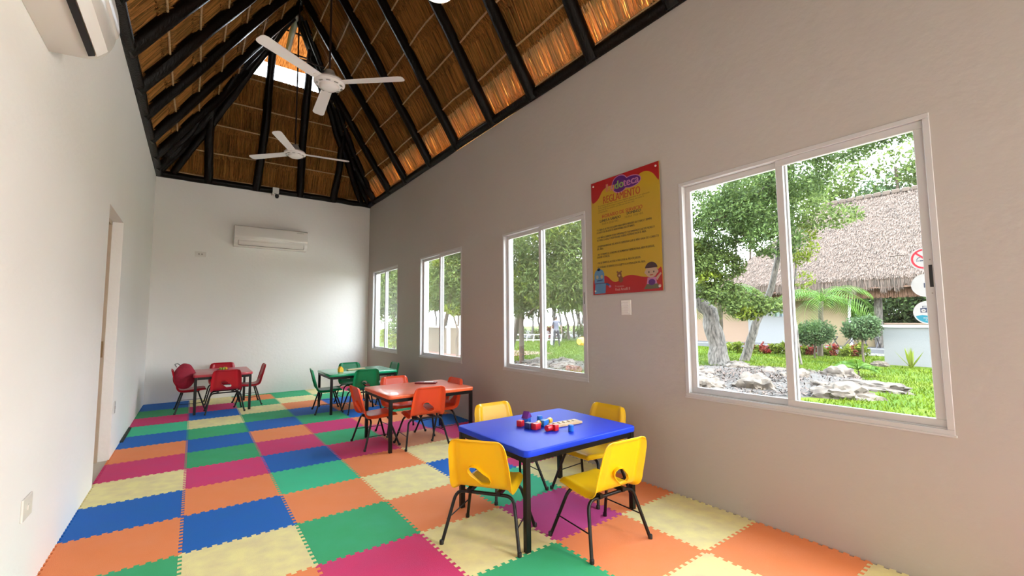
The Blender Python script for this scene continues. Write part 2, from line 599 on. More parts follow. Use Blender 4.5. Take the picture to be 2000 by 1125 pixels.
# dark toothed edging strip left of the mats
poly = [(0, 0)]
for i in range(14):
    y = i * 0.06
    poly += [(0.03, y + 0.005), (0.03, y + 0.03), (0.008, y + 0.033), (0.008, y + 0.06)]
poly += [(0.0, 0.845)]
es = MB().prism(poly, 0, 0.02, Matrix.Translation((W0 + 0.002, 6.62, 0.008))).build('edging_strip', mat('black_foam', (0.015, 0.02, 0.015), 0.7), fl)

# ------------------------------------------------------------------ windows


def frame_rect(bm, x0, x1, y0, y1, z0, z1, wd, wb=None):
    wb = wb or wd
    bm.box((x0, y0, z0), (x1, y1, z0 + wb)).box((x0, y0, z1 - wd), (x1, y1, z1))
    bm.box((x0, y0, z0 + wb), (x1, y0 + wd, z1 - wd)).box((x0, y1 - wd, z0 + wb), (x1, y1, z1 - wd))


for i, (y0, y1) in enumerate(WIN):
    b = MB()
    frame_rect(b, W1 - 0.006, W1 + 0.072, y0, y1, WZ0, WZ1, 0.028, 0.028)
    b.box((W1 - 0.010, y0 - 0.006, WZ0 - 0.008), (W1 + 0.004, y1 + 0.006, WZ0 + 0.004))
    b.box((W1 + 0.0, y0 + 0.028, WZ0 + 0.028), (W1 + 0.004, y1 - 0.028, WZ0 + 0.034))
    wf = struct(b.build('window_%d' % (i + 1), M_FRAME, bevel=0.002, segs=1))
    ym = (y0 + y1) / 2
    for k, (a, c_, xs) in enumerate(((y0 + 0.026, ym + 0.026, W1 + 0.012), (ym - 0.026, y1 - 0.026, W1 + 0.042))):
        b = MB()
        frame_rect(b, xs, xs + 0.026, a, c_, WZ0 + 0.028, WZ1 - 0.027, 0.043, 0.044)
        sash = b.build('sash', M_FRAME, wf, bevel=0.002, segs=1)
        g = MB().box((xs + 0.011, a + 0.041, WZ0 + 0.070), (xs + 0.015, c_ - 0.041, WZ1 - 0.068)).build('glass_pane', M_GLASS, sash)
    hz = 1.51
    b = MB().box((W1 + 0.0105, y0 + 0.036, hz), (W1 + 0.013, y0 + 0.050, hz + 0.115))
    b.build('latch', M_DARK, wf)
    b = MB()
    for dz in (-0.035, 0.14):
        b.box((W1 + 0.0105, y0 + 0.040, hz + dz), (W1 + 0.013, y0 + 0.046, hz + dz + 0.006))
    b.build('screw', M_GREYV, wf)
    # bright outer reveal lining
    b = MB()
    b.box((W1 + 0.073, y1 - 0.004, WZ0), (xo + 0.002, y1 + 0.002, WZ1)).box((W1 + 0.073, y0 - 0.002, WZ0), (xo + 0.002, y0 + 0.004, WZ1)).box((W1 + 0.073, y0, WZ0 - 0.002), (xo + 0.03, y1, WZ0 + 0.006))
    b.build('reveal', M_WALLOUT, wf)

# ------------------------------------------------------------------ roof
ZT, YA, ZA = 4.02, 7.85, 6.80
SL = math.hypot(XC - W0, ZA - ZT)          # slope length side faces
SB = math.hypot(L - YA, ZA - ZT)
SV = 0.60                                   # fraction where the back face stops (vent)


def Rf(y, s, off=0.0):
    f = s / SL
    return Vector((W1 + (XC - W1) * f - off * (ZA - ZT) / SL, y, ZT + (ZA - ZT) * f - off * (XC - W0) / SL))


def Lf(y, s, off=0.0):
    p = Rf(y, s, off)
    return Vector((W0 + W1 - p.x, y, p.z))


def Bf(x, s, off=0.0):
    f = s / SB
    return Vector((x, L + (YA - L) * f - off * (ZA - ZT) / SB, ZT + (ZA - ZT) * f - off * (L - YA) / SB))


ymax = lambda s: L - (L - YA) * s / SL
b = MB()
T = 0.16
for F in (Rf, Lf):
    se = 0.30 if F is Rf else -0.75
    ye = L - (L - YA) * se / SL
    q = [F(YR - 0.3, se), F(ye, se), F(YA, SL), F(YR - 0.3, SL)]
    q2 = [F(YR - 0.3, se, -T), F(ye, se, -T), F(YA, SL, -T), F(YR - 0.3, SL, -T)]
    vs = q + q2
    fs = [(0, 1, 2, 3), (7, 6, 5, 4), (0, 4, 5, 1), (1, 5, 6, 2), (2, 6, 7, 3), (3, 7, 4, 0)]
    b.add(vs, fs)
# back face with the vent above
xl = lambda s: W0 + (XC - W0) * s / SB
for T_ in (0.0,):
    s0, s1 = -0.75, SB * SV
    q = [Bf(xl(s0), s0), Bf(W0 + W1 - xl(s0), s0), Bf(W0 + W1 - xl(s1), s1), Bf(xl(s1), s1)]
    q2 = [Bf(xl(s0), s0, -T), Bf(W0 + W1 - xl(s0), s0, -T), Bf(W0 + W1 - xl(s1), s1, -T), Bf(xl(s1), s1, -T)]
    b.add(q + q2, fs)
roof = struct(b.build('ceiling', M_STRAWBACK))
b = MB()
q = [Rf(YR - 0.3, -0.75, -0.02), Rf(L + 0.3, -0.75, -0.02), Rf(L - 0.1, 0.32, -0.02), Rf(YR - 0.3, 0.32, -0.02)]
b.add(q + [p + Vector((0.02, 0, 0.02)) for p in q], fs)
b.build('eave_layer', M_STRAWTHIN, roof)
# hood over the vent: thin, glowing straw
hl, hr = Vector((XC - 0.84, 9.05, 6.30)), Vector((XC + 0.84, 9.05, 6.30))
ap = Vector((XC, YA - 0.10, ZA + 0.10))
vl, vr = Bf(xl(SB * SV), SB * SV), Bf(W0 + W1 - xl(SB * SV), SB * SV)
b = MB()
b.add([ap, hl, hr, ap + Vector((0, 0, 0.03)), hl + Vector((0, 0, 0.03)), hr + Vector((0, 0, 0.03))], [(0, 1, 2), (5, 4, 3), (0, 3, 4, 1), (1, 4, 5, 2), (2, 5, 3, 0)])
hood = b.build('vent_hood', M_STRAWHOOD, roof)
b = MB()
for v_, h_ in ((vl, hl), (vr, hr)):
    e = Vector((0.03 if v_.x > XC else -0.03, 0, 0))
    b.add([ap, v_, h_, ap + e, v_ + e, h_ + e], [(0, 1, 2), (5, 4, 3), (0, 3, 4, 1), (1, 4, 5, 2), (2, 5, 3, 0)])
b.build('hood_cheek', M_STRAWHOOD, roof)
# hood battens
b = MB()
for f in (0.45, 0.75):
    b.tube(bend([ap.lerp(hl, f), ap.lerp(hr, f)], 6, 0.02, f * 10), 0.018, 6)
b.build('hood_batten', M_LOG, roof)

# straw blades, course by course
CS = SL / (ZA - ZT) * 0.385
R = np.random.default_rng(7)


def straw_face(F, lim, smax, name, thin=False, dens=1.0):
    """lim(s) -> (lo, hi) along the eave; F(a, s, off)"""
    e = [np.array(F(0.0, 0.0)), np.array(F(1.0, 0.0)), np.array(F(0.0, 1.0)), np.array(F(0.0, 0.0, 1.0))]
    A, S, N = e[1] - e[0], e[2] - e[0], e[3] - e[0]
    O = e[0]
    V, FR, TH = [], [], []
    s = -0.12
    k = 0
    while s < smax - 0.03:
        s2 = min(s + CS, smax)
        lo, hi = lim(max(0, s))
        n = int((hi - lo) * 520 * dens)
        if n > 10:
            a = lo + (hi - lo) * R.random(n)
            l0 = s + 0.01 + 0.05 * R.random(n)
            l1 = np.minimum(s2 + 0.03 + 0.05 * R.random(n), smax + 0.02)
            mid = (l0 + l1) / 2
            ok = (a > np.array(lo) - 0.01)
            off0 = 0.018 + 0.018 * R.random(n)
            off1 = 0.004 + 0.012 * R.random(n)
            tilt = R.normal(0, 0.028, n)
            wd = 0.0015 + 0.0032 * R.random(n)
            rock = R.normal(0, 0.006, n)
            P0 = O + A * (a - wd)[:, None] + S * l0[:, None] + N * off0[:, None]
            P1 = O + A * (a + wd)[:, None] + S * l0[:, None] + N * (off0 + rock)[:, None]
            P2 = O + A * (a + wd + tilt)[:, None] + S * l1[:, None] + N * (off1 + rock)[:, None]
            P3 = O + A * (a - wd + tilt)[:, None] + S * l1[:, None] + N * off1[:, None]
            (TH if (k == 0) else V).append(np.stack([P0, P1, P2, P3], 1))
            # fringe of butt ends just above the stick
            m = int((hi - lo) * 420 * dens)
            a = lo + (hi - lo) * R.random(m)
            c0 = s + 0.02 + 0.10 * R.random(m)
            ln = 0.05 + 0.06 * R.random(m)
            tl = R.normal(0, 0.02, m)
            wd = 0.0015 + 0.002 * R.random(m)
            q0 = 0.03 + 0.01 * R.random(m)
            q1 = q0 + 0.012 + 0.02 * R.random(m)
            P0 = O + A * (a - wd)[:, None] + S * c0[:, None] + N * q0[:, None]
            P1 = O + A * (a + wd)[:, None] + S * c0[:, None] + N * q0[:, None]
            P2 = O + A * (a + wd + tl)[:, None] + S * (c0 + ln)[:, None] + N * q1[:, None]
            P3 = O + A * (a - wd + tl)[:, None] + S * (c0 + ln)[:, None] + N * q1[:, None]
            (TH if (k == 0) else FR).append(np.stack([P0, P1, P2, P3], 1))
        s += CS
        k += 1
    for nm, arr, m in (('straw', V, M_STRAW), ('straw_fringe', FR, M_STRAW), ('eave_straw', TH, M_STRAWTHIN if name == 'r' else M_STRAW)):
        if arr:
            o = link(nm, quads_mesh(nm, np.concatenate(arr), m), roof)
            o['kind'] = 'stuff'
    # sticks
    s = 0.0
    k = 0
    while s < smax - 0.05:
        lo, hi = lim(s)
        if hi - lo > 0.1:
            p = [Vector(O + A * t + S * (s + 0.045 * noise.noise(Vector((t * 1.1, k * 3.3 + O[0], 1)))) + N * 0.056) for t in np.linspace(lo, hi, max(3, int((hi - lo) / 0.25)))]
            MB().tube(p, 0.0115, 6).build('batten', M_STICK, roof, smooth=True)
        s += CS
        k += 1


straw_face(Rf, lambda s: (0.6 if s < 1.9 else 2.0, ymax(s)), SL - 0.08, 'r')
straw_face(Lf, lambda s: (2.6, ymax(s)), SL - 0.08, 'l')
straw_face(Bf, lambda s: (xl(s), W0 + W1 - xl(s)), SB * SV, 'b', dens=1.0)

# rafters


def rafter(F, a, s1, r=0.066, off=0.082, seed=0, name='rafter', a1=None, s0=-0.10):
    n = 16
    pts = []
    for i in range(n + 1):
        t = i / n
        s = s0 + (s1 - s0) * t
        aa = a + ((a1 - a) * t if a1 is not None else 0) + 0.05 * noise.noise(Vector((t * 3.1, seed * 5.3, 0.5))) * math.sin(min(1, t * 3) * PI / 2)
        pts.append(F(aa, s, off + 0.015 * noise.noise(Vector((t * 4, seed, 3)))))
    rr = [r * (1.08 - 0.16 * i / n) for i in range(n + 1)]
    return MB().tube(pts, rr, 10, wob=0.12, seed=seed).build(name, M_LOG, roof, smooth=True)


RY = [-1.7, -0.8, 0.1, 0.98, 1.86, 2.745, 3.652, 4.47, 5.414, 6.30, 7.31, 8.12, 9.02]
LY = [-1.7, -0.8, 0.1, 0.9, 1.75, 2.62, 3.5, 4.36, 5.22, 6.03, 6.80, 7.65, 8.40, 9.0]
for i, y in enumerate(RY):
    s1 = SL - 0.03 if y < YA else SL * (L - y) / (L - YA) - 0.08
    rafter(Rf, y, s1, seed=i + 1)
for i, y in enumerate(LY):
    s1 = SL - 0.03 if y < YA else SL * (L - y) / (L - YA) - 0.08
    rafter(Lf, y, s1, seed=i + 31)
for i, x in enumerate([0.10, 0.855, 1.62, 2.27]):
    d = min(x - W0, W1 - x) / (XC - W0)
    rafter(Bf, x, SB * d - 0.05 if d < SV else SB * 0.93, seed=i + 61, a1=XC + (x - XC) * (0.72 if d > SV else 1.0), r=0.066)


def log(name, pts, r, seed=0, amp=0.02, n=14, m=None, seg=10):
    return MB().tube(bend(pts, n, amp, seed), r, seg, wob=0.12, seed=seed).build(name, m or M_LOG, roof, smooth=True)


for sgn, xx in ((1, W1), (-1, W0)):
    base = Vector((xx - sgn * 0.06, L - 0.06, ZT - 0.05))
    top = Vector((XC + sgn * 0.05, YA, ZA - 0.12))
    log('hip_rafter', [base, top], 0.075, seed=sgn * 7 + 70, amp=0.05)
    log('hip_rafter', [base + Vector((-sgn * 0.18, -0.02, 0.0)), top + Vector((0, 0.05, -0.08))], 0.055, seed=sgn * 7 + 90, amp=0.05)
    log('hip_rafter', [base + Vector((0.0, -0.30, 0.02)), top + Vector((sgn * 0.05, -0.1, -0.12))], 0.05, seed=sgn * 7 + 110, amp=0.05)
log('ridge_beam', [(XC, YR, ZA - 0.10), (XC, YA + 0.1, ZA - 0.10)], 0.075, seed=5, amp=0.03, n=24)
log('king_post', [(XC, YA - 0.06, ZA - 0.16), (XC, 8.72, 6.42)], 0.05, seed=9, amp=0.015, m=mat('grey_pole', (0.17, 0.15, 0.13), 0.6, bump=0.5, bscale=20))
log('collar_tie', [(0.40, 7.98, 5.95), (2.02, 7.98, 5.95)], 0.016, seed=19, amp=0.03, m=M_ROD)
for pts, sd in (([(W1 - 0.03, YR, H + 0.045), (W1 - 0.03, L, H + 0.045)], 1), ([(W0 + 0.03, YR, H + 0.045), (W0 + 0.03, L, H + 0.045)], 2), ([(W0, L - 0.03, H + 0.045), (W1, L - 0.03, H + 0.045)], 3)):
    o = MB().tube(bend(pts, 30, 0.012, sd), 0.058, 10, wob=0.1, seed=sd).build('wall_plate', M_LOG, roof, smooth=True)

# ------------------------------------------------------------------ ceiling fans


def fan(loc, radius, angles, label):
    t = thing('ceiling_fan', label, 'ceiling fan', loc, 0, 'white three-bladed ceiling fans')
    k = radius / 0.9
    MB().tube([(0, 0, 0.10), (0.0, 0, ZA - 0.16 - loc[2])], 0.012, 8).build('rod', M_ROD, t, smooth=True)
    MB().lathe([(0.05 * k, 0.16 * k), (0.065 * k, 0.12 * k), (0.085 * k, 0.07 * k), (0.10 * k, 0.05 * k)], 20).build('canopy', M_GREYV, t, smooth=True)
    hub = MB().lathe([(0.10 * k, 0.055 * k), (0.155 * k, 0.045 * k), (0.175 * k, 0.02 * k), (0.172 * k, 0.0), (0.15 * k, -0.018 * k), (0.112 * k, -0.026 * k)], 32).build('motor_housing', M_FANW, t, smooth=True)
    for i in range(10):
        b = MB()
        a = 2 * PI * i / 10
        Mx = Matrix.Rotation(a, 4, 'Z') @ Matrix.Translation((0.138 * k, 0, -0.024 * k)) @ Matrix.Rotation(0.25, 4, 'Y')
        b.box((-0.012 * k, -0.022 * k, -0.003), (0.012 * k, 0.022 * k, 0.003), M=Mx)
        b.build('vent_slot', M_GREYV, hub)
    MB().lathe([(0.112 * k, -0.024 * k), (0.108 * k, -0.04 * k), (0.085 * k, -0.058 * k), (0.04 * k, -0.068 * k), (0.0, -0.07 * k)], 28).build('bottom_cap', M_FANW, t, smooth=True)
    for a in angles:
        r0, r1, w0, w1 = 0.16 * k, radius, 0.058 * k, 0.072 * k
        poly = [(r0, -w0), (r1 - 0.05, -w1), (r1 - 0.015, -w1 + 0.012), (r1, -w1 + 0.04), (r1, w1 - 0.04), (r1 - 0.015, w1 - 0.012), (r1 - 0.05, w1), (r0, w0)]
        Mx = Matrix.Rotation(math.radians(a), 4, 'Z') @ Matrix.Rotation(0.17, 4, 'X')
        MB().prism(poly, 0.012, 0.018, Mx).build('blade', M_FANW, t)
        MB().box((0.10 * k, -0.02, 0.008), (0.22 * k, 0.02, 0.013), M=Mx).build('blade_bracket', M_FANW, t)
    return t


fan((XC, 5.36, 4.25), 0.93, (-41, 86, 211), 'white three-bladed ceiling fan nearest the camera, seen from below')
fan((XC, 7.55, 4.08), 0.83, (-9, 133, 243), 'smaller-looking white ceiling fan hanging farther back, near the back wall')
t = thing('pendant_lamp', 'round cream lamp cut off by the top edge of the photo', 'lamp', (XC, 2.44, 3.50))
MB().lathe([(0.0, 0.0), (0.06, 0.006), (0.10, 0.025), (0.115, 0.06), (0.10, 0.10), (0.05, 0.13), (0.02, 0.14)], 28).build('shade', mat('opal_shade', (0.85, 0.82, 0.68), 0.4, emit=0.5), t, smooth=True)
MB().tube([(0, 0, 0.14), (0, 0, ZA - 0.16 - 3.5)], 0.006, 6).build('cord', M_ROD, t)

# ------------------------------------------------------------------ air conditioners


def ac_unit(loc, rz, wd, dp, ht, label, openslot):
    t = thing('air_conditioner', label, 'air conditioner', loc, rz)
    # local: x along width, -y out of the wall, z up; origin bottom centre at the wall
    prof = [(0, 0.0), (-dp * 0.5, 0.010)] + [(-dp * (0.55 + 0.45 * math.sin(a_)), 0.012 + 0.17 * (1 - math.cos(a_))) for a_ in [PI / 2 * i / 9 for i in range(10)]] + [(-dp * 0.96, ht * 0.93), (-dp * 0.86, ht), (0, ht)]
    My = Matrix(((0, 0, 1, 0), (1, 0, 0, 0), (0, 1, 0, 0), (0, 0, 0, 1)))
    MB().prism(prof, -wd / 2, wd / 2, My).build('body', M_WHITE, t, smooth=True, bevel=0.004)
    p2 = [(-dp * 0.985, 0.15), (-dp * 1.035, 0.165), (-dp * 1.045, 0.2), (-dp * 1.0, ht * 0.95), (-dp * 0.94, ht * 0.99), (-dp * 0.9, ht * 0.97)]
    MB().prism(p2, -wd / 2 + 0.003, wd / 2 - 0.003, My).build('front_panel', M_WHITE, t, smooth=True, bevel=0.003)
    if openslot:
        MB().prism([(-dp * 0.62, 0.012), (-dp * 0.72, 0.022), (-dp * 0.72, 0.03), (-dp * 0.62, 0.025)], -wd / 2 + 0.06, wd / 2 - 0.06, My @ Matrix.Translation((0, -0.012, 0))).build('air_slot', M_DARK, t)
        MB().prism([(-dp * 0.74, 0.018), (-dp * 0.90, 0.060), (-dp * 0.91, 0.050), (-dp * 0.75, 0.010)], -wd / 2 + 0.06, wd / 2 - 0.06, My).build('louver', M_WHITE, t)
    else:
        MB().prism([(-dp * 0.80, 0.028), (-dp * 0.955, 0.10), (-dp * 0.995, 0.10), (-dp * 0.83, 0.022)], -wd / 2 + 0.07, wd / 2 - 0.07, My).build('louver', M_WHITE, t, bevel=0.002)
        bb = MB()
        bb.box((-wd / 2 + 0.066, -dp * 0.80 - 0.012, 0.018), (wd / 2 - 0.066, -dp * 0.80 + 0.004, 0.026))
        bb.box((-wd / 2 + 0.062, -dp * 0.985, 0.03), (-wd / 2 + 0.067, -dp * 0.8, 0.11)).box((wd / 2 - 0.067, -dp * 0.985, 0.03), (wd / 2 - 0.062, -dp * 0.8, 0.11))
        bb.build('louver_gap', M_GREYV, t)
        MB().box((wd / 2 - 0.20, -dp * 1.01, ht - 0.05), (wd / 2 - 0.07, -dp * 0.985, ht - 0.042)).build('display', M_GREYV, t)
    return t


ac_unit((1.145, L, 2.765), 0.0, 1.23, 0.21, 0.385, 'white split air conditioner on the back wall, left of centre', False)
ac_unit((W0, 2.40, 2.685), -PI / 2 + PI, 1.12, 0.24, 0.31, 'white split air conditioner on the left wall, cut off by the photo edge', True)

# ------------------------------------------------------------------ small wall fittings
t = thing('security_camera', 'small white camera box with dark dome under the roof beam of the back wall', 'camera', (1.18, L - 0.088, 3.87))
MB().box((-0.055, -0.05, 0.0), (0.055, 0.02, 0.105)).build('junction_box', M_WHITE, t, bevel=0.004)
MB().box((-0.06, -0.04, -0.035), (-0.02, 0.088, 0.0)).build('bracket', M_WHITE, t)
MB().lathe([(0.0, -0.045), (0.025, -0.035), (0.036, 0.0), (0.03, 0.03), (0.0, 0.04)], 16, Matrix.Translation((0.02, -0.05, -0.065))).build('dome', M_DARK, t, smooth=True)


def wall_plate(name, loc, rz, wd, ht, label, cat, rows=0, toggles=0):
    t = thing(name, label, cat, loc, rz)
    MB().box((-wd / 2, -0.009, -ht / 2), (wd / 2, 0, ht / 2)).build('plate', M_WHITE, t, bevel=0.003)
    for i in range(rows):
        z = ht * 0.32 - i * ht * 0.64 / max(1, rows - 1)
        MB().box((-wd * 0.38, -0.014, z - ht * 0.035), (wd * 0.30, -0.008, z + ht * 0.035)).build('slat', M_WHITE, t, bevel=0.001, segs=1)
    for i in range(toggles):
        x = (i - (toggles - 1) / 2) * wd * 0.28
        MB().box((x - wd * 0.07, -0.013, -ht * 0.12), (x + wd * 0.07, -0.008, ht * 0.12)).build('socket', M_GREYV if name != 'blank_plate' else M_WHITE, t, bevel=0.001, segs=1)
    return t


wall_plate('wall_outlet', (0.043, L, 2.583), 0, 0.16, 0.088, 'small white outlet plate high on the back wall, left of the air conditioner', 'outlet', toggles=2)
wall_plate('wall_switch', (W1, 2.437, 1.46), PI / 2 * 3, 0.105, 0.13, 'white switch plate with rows of slats below the poster', 'switch', rows=5)
wall_plate('blank_plate', (W0, 3.15, 0.465), PI / 2, 0.15, 0.105, 'white plate low on the left wall, nearest the camera', 'outlet', toggles=1)
wall_plate('wall_outlet', (W0, 6.0, 0.50), PI / 2, 0.09, 0.12, 'small white outlet low on the left wall just past the doorway', 'outlet', toggles=1)
t = thing('cable_box', 'small black box with a looped cable under the eave of the right wall', 'box', (W1 - 0.03, 2.39, H + 0.06))
MB().box((-0.02, -0.08, -0.01), (0.03, 0.08, 0.07)).build('case', M_DARK, t, bevel=0.006)
MB().tube(bend([(0, -0.08, 0.05), (0, -0.28, 0.05), (-0.02, -0.40, 0.10), (0, -0.52, 0.03), (0, -0.75, 0.01)], 20), 0.008, 6).build('cable', M_DARK, t, smooth=True)

# ------------------------------------------------------------------ poster


def text_mesh(s, size, align='LEFT', bold=0.0, sx=1.0, ls=1.0):
    cu = bpy.data.curves.new('lettering', 'FONT')
    cu.body = s
    cu.size = size
    cu.align_x = align
    cu.space_line = ls
    cu.resolution_u = 2
    o = bpy.data.objects.new('tmp', cu)
    C.objects.link(o)
    dg = bpy.context.evaluated_depsgraph_get()
    me = bpy.data.meshes.new_from_object(o.evaluated_get(dg))
    bpy.data.objects.remove(o)
    me.transform(Matrix.Scale(sx, 4, (1, 0, 0)))
    if bold:
        b2 = bmesh.new()
        for dx in (-bold, 0, bold):
            m3 = me.copy()
            m3.transform(Matrix.Translation((dx, 0, dx * 0.02)))
            b2.from_mesh(m3)
        b2.to_mesh(me)
        b2.free()
    return me


INK = {}


def ink(name, col, rough=0.35):
    col = tuple(c * 0.6 for c in col)  # inks dimmed: the shade on the poster is put into their colour
    return mat('print_' + name, col, rough, coat=0.3)


PM = Matrix(((0, 0, -1, 0), (-1, 0, 0, 0), (0, 1, 0, 0), (0, 0, 0, 1)))  # local x -> -y, y -> z, z -> -x
PW, PH = 0.752, 1.072
poster = thing('notice_board', 'red and yellow rules poster hung between the two nearest windows', 'poster', (W1, 2.80, 1.587))
panel = MB().box((0, 0, 0.02), (PW, PH, 0.026)).build('panel', ink('yellow', (0.66, 0.40, 0.01)), poster)
panel.matrix_local = PM


def flat(name, poly, z, m, parent=poster):
    if name == 'red_wave':
        for _ in range(2):
            q = []
            for i, p in enumerate(poly):
                a_, c_ = poly[i - 1], poly[(i + 1) % len(poly)]
                if p[0] in (0, PW) and p[1] in (0, PH):
                    q.append(p)
                    continue
                q += [(p[0] * 0.75 + a_[0] * 0.25, p[1] * 0.75 + a_[1] * 0.25), (p[0] * 0.75 + c_[0] * 0.25, p[1] * 0.75 + c_[1] * 0.25)]
            poly = q
    r = delaunay_2d_cdt([Vector(p) for p in poly], [], [list(range(len(poly)))], 1, 1e-6)
    me = bpy.data.meshes.new(name)
    fs = []
    for f in r[2]:
        a, b_, c_ = [r[0][i] for i in f[:3]]
        fs.append(tuple(f) if (b_ - a).cross(c_ - a) > 0 else tuple(reversed(f)))
    me.from_pydata([(v.x, v.y, z) for v in r[0]], [], fs)
    me.materials.append(m)
    o = link(name, me, parent)
    o.matrix_local = PM
    return o


def put(me, x, y, z, m, name='lettering', rot=0.0):
    me.materials.clear()
    me.materials.append(m)
    o = link(name, me, poster)
    o.matrix_local = PM @ Matrix.Translation((x, y, z)) @ Matrix.Rotation(rot, 4, 'Z')
    return o


I_RED = ink('red', (0.52, 0.004, 0.008))
I_DK = ink('dark', (0.035, 0.03, 0.02))
I_BR = ink('brown', (0.16, 0.11, 0.01))
I_PU = ink('purple', (0.13, 0.015, 0.22))
I_PK = ink('pink', (0.62, 0.22, 0.45))
I_GN = ink('green', (0.28, 0.45, 0.10))
I_OG = ink('orange', (0.75, 0.28, 0.03))
I_LR = ink('text_red', (0.50, 0.05, 0.01))
top = [(0, PH), (0, PH * 0.815), (0.05, PH * 0.818), (0.10, PH * 0.85), (0.14, PH * 0.91), (0.22, PH * 0.935)]
top += [(0.22 + 0.30 * t, PH * (0.935 - 0.035 * math.sin(t * PI))) for t in (0.25, 0.5, 0.75)]
top += [(0.52, PH * 0.925), (0.57, PH * 0.955), (0.63, PH * 0.955), (0.69, PH * 0.925), (0.73, PH * 0.87), (PW, PH * 0.84), (PW, PH)]
flat('red_wave', top, 0.0262, I_RED)
bot = [(0, 0), (PW, 0), (PW, 0.20), (0.72, 0.185), (0.66, 0.12), (0.56, 0.125), (0.48, 0.15), (0.40, 0.155), (0.33, 0.13), (0.28, 0.10), (0.23, 0.115), (0.18, 0.165), (0.13, 0.175), (0.07, 0.15), (0, 0.155)]
flat('red_wave', bot, 0.0262, I_RED)


def disc(cx, cy, rx, ry, z, m, n=24, name='picture_shape', rot=0.0, a0=0, a1=2 * PI):
    pts = []
    for i in range(n):
        a = a0 + (a1 - a0) * i / (n if a1 - a0 > 6.2 else n - 1)
        x, y = rx * math.cos(a), ry * math.sin(a)
        pts.append((cx + x * math.cos(rot) - y * math.sin(rot), cy + x * math.sin(rot) + y * math.cos(rot)))
    return flat(name, pts, z, m)


# logo
disc(0.345, 0.985, 0.092, 0.082, 0.0263, I_PK, name='logo_edge')
disc(0.47, 0.975, 0.105, 0.055, 0.0263, I_PK, name='logo_edge')
disc(0.345, 0.985, 0.084, 0.074, 0.0265, I_PU, name='logo_blob')
disc(0.47, 0.975, 0.097, 0.047, 0.02655, I_PU, name='logo_blob')
for s, x, m in (('Lu', 0.185, I_OG), ('do', 0.285, I_GN), ('teca', 0.385, I_PK)):
    if s == 'Lu':
        put(text_mesh(s, 0.105, bold=0.007, sx=0.95), x, 0.948, 0.0264, I_PK)
    put(text_mesh(s, 0.105, bold=0.003, sx=0.95), x, 0.948, 0.0267, m)
put(text_mesh('REGLAMENTO', 0.098, 'CENTER', 0.0014, 0.66), 0.355, 0.845, 0.0264, I_LR)
small = ('El presente reglamento tiene como objetivo garantizar el uso adecuado\nde las instalaciones, juegos y juguetes de la ludoteca, as\u00ed como la\n'
         'seguridad de los usuarios que disfrutan de ella y sus\nacompa\u00f1antes.')
put(text_mesh(small, 0.021, ls=0.95, sx=0.94), 0.085, 0.826, 0.0264, I_BR)
put(text_mesh('HORARIO DE SERVICIO', 0.047, 'CENTER', 0.001, 0.92), 0.355, 0.712, 0.0264, I_LR)
put(text_mesh('LUNES A S\u00c1BADO', 0.034, 'CENTER', 0.0012, 0.9), 0.225, 0.676, 0.0264, I_DK)
put(text_mesh('DOMINGO', 0.034, 'CENTER', 0.0012, 0.9), 0.49, 0.688, 0.0264, I_DK)
put(text_mesh('10:00 A 20:00 HRS.', 0.028, 'CENTER', 0.0, 0.9), 0.225, 0.648, 0.0264, I_BR)
put(text_mesh('10:00 A 17:00 HRS.', 0.028, 'CENTER', 0.0, 0.9), 0.49, 0.660, 0.0264, I_BR)
for s, y in (('\u2022 EL \u00c1REA ES DE USO EXCLUSIVO PARA NI\u00d1OS MENORES DE 12 A\u00d1OS Y SIEMPRE\nA CARGO DE UN ADULTO RESPONSABLE DE LOS NI\u00d1OS.', 0.598),
             ('\u2022 LOS NI\u00d1OS DEBER\u00c1N ESTAR SUPERVISADOS Y ACOMPA\u00d1ADOS DE SUS PADRES O\nTUTORES, EL ADULTO RESPONSABLE DEBER\u00c1 PERMANECER EN EL \u00c1REA.', 0.525),
             ('\u2022 ES RESPONSABILIDAD DEL ADULTO SUPERVISAR QUE EL NI\u00d1O HAGA USO CORRECTO\nDEL \u00c1REA.', 0.443),
             ('\u2022 NO SE PERMITE EL CONSUMO DE ALIMENTOS Y BEBIDAS EN EL \u00c1REA DE JUEGOS,\nDULCES O CHICLES.', 0.366),
             ('\u2022 NO SE PERMITE EL ACCESO A MASCOTAS AL \u00c1REA DE JUEGOS.', 0.288),
             ('\u2022 EL HORARIO DE SERVICIO EST\u00c1 SUJETO A LA OPERACI\u00d3N DEL \u00c1REA.', 0.247)):
    put(text_mesh(s, 0.0255, bold=0.0006, sx=0.66, ls=0.95), 0.06, y, 0.0264, I_DK)
put(text_mesh('Propuestas', 0.022), 0.265, 0.058, 0.0264, ink('pale_pink', (0.7, 0.35, 0.3)))
put(text_mesh('Real Amalfi II', 0.034, bold=0.0008, sx=0.9), 0.265, 0.026, 0.0264, ink('pale_pink', (0.7, 0.35, 0.3)))
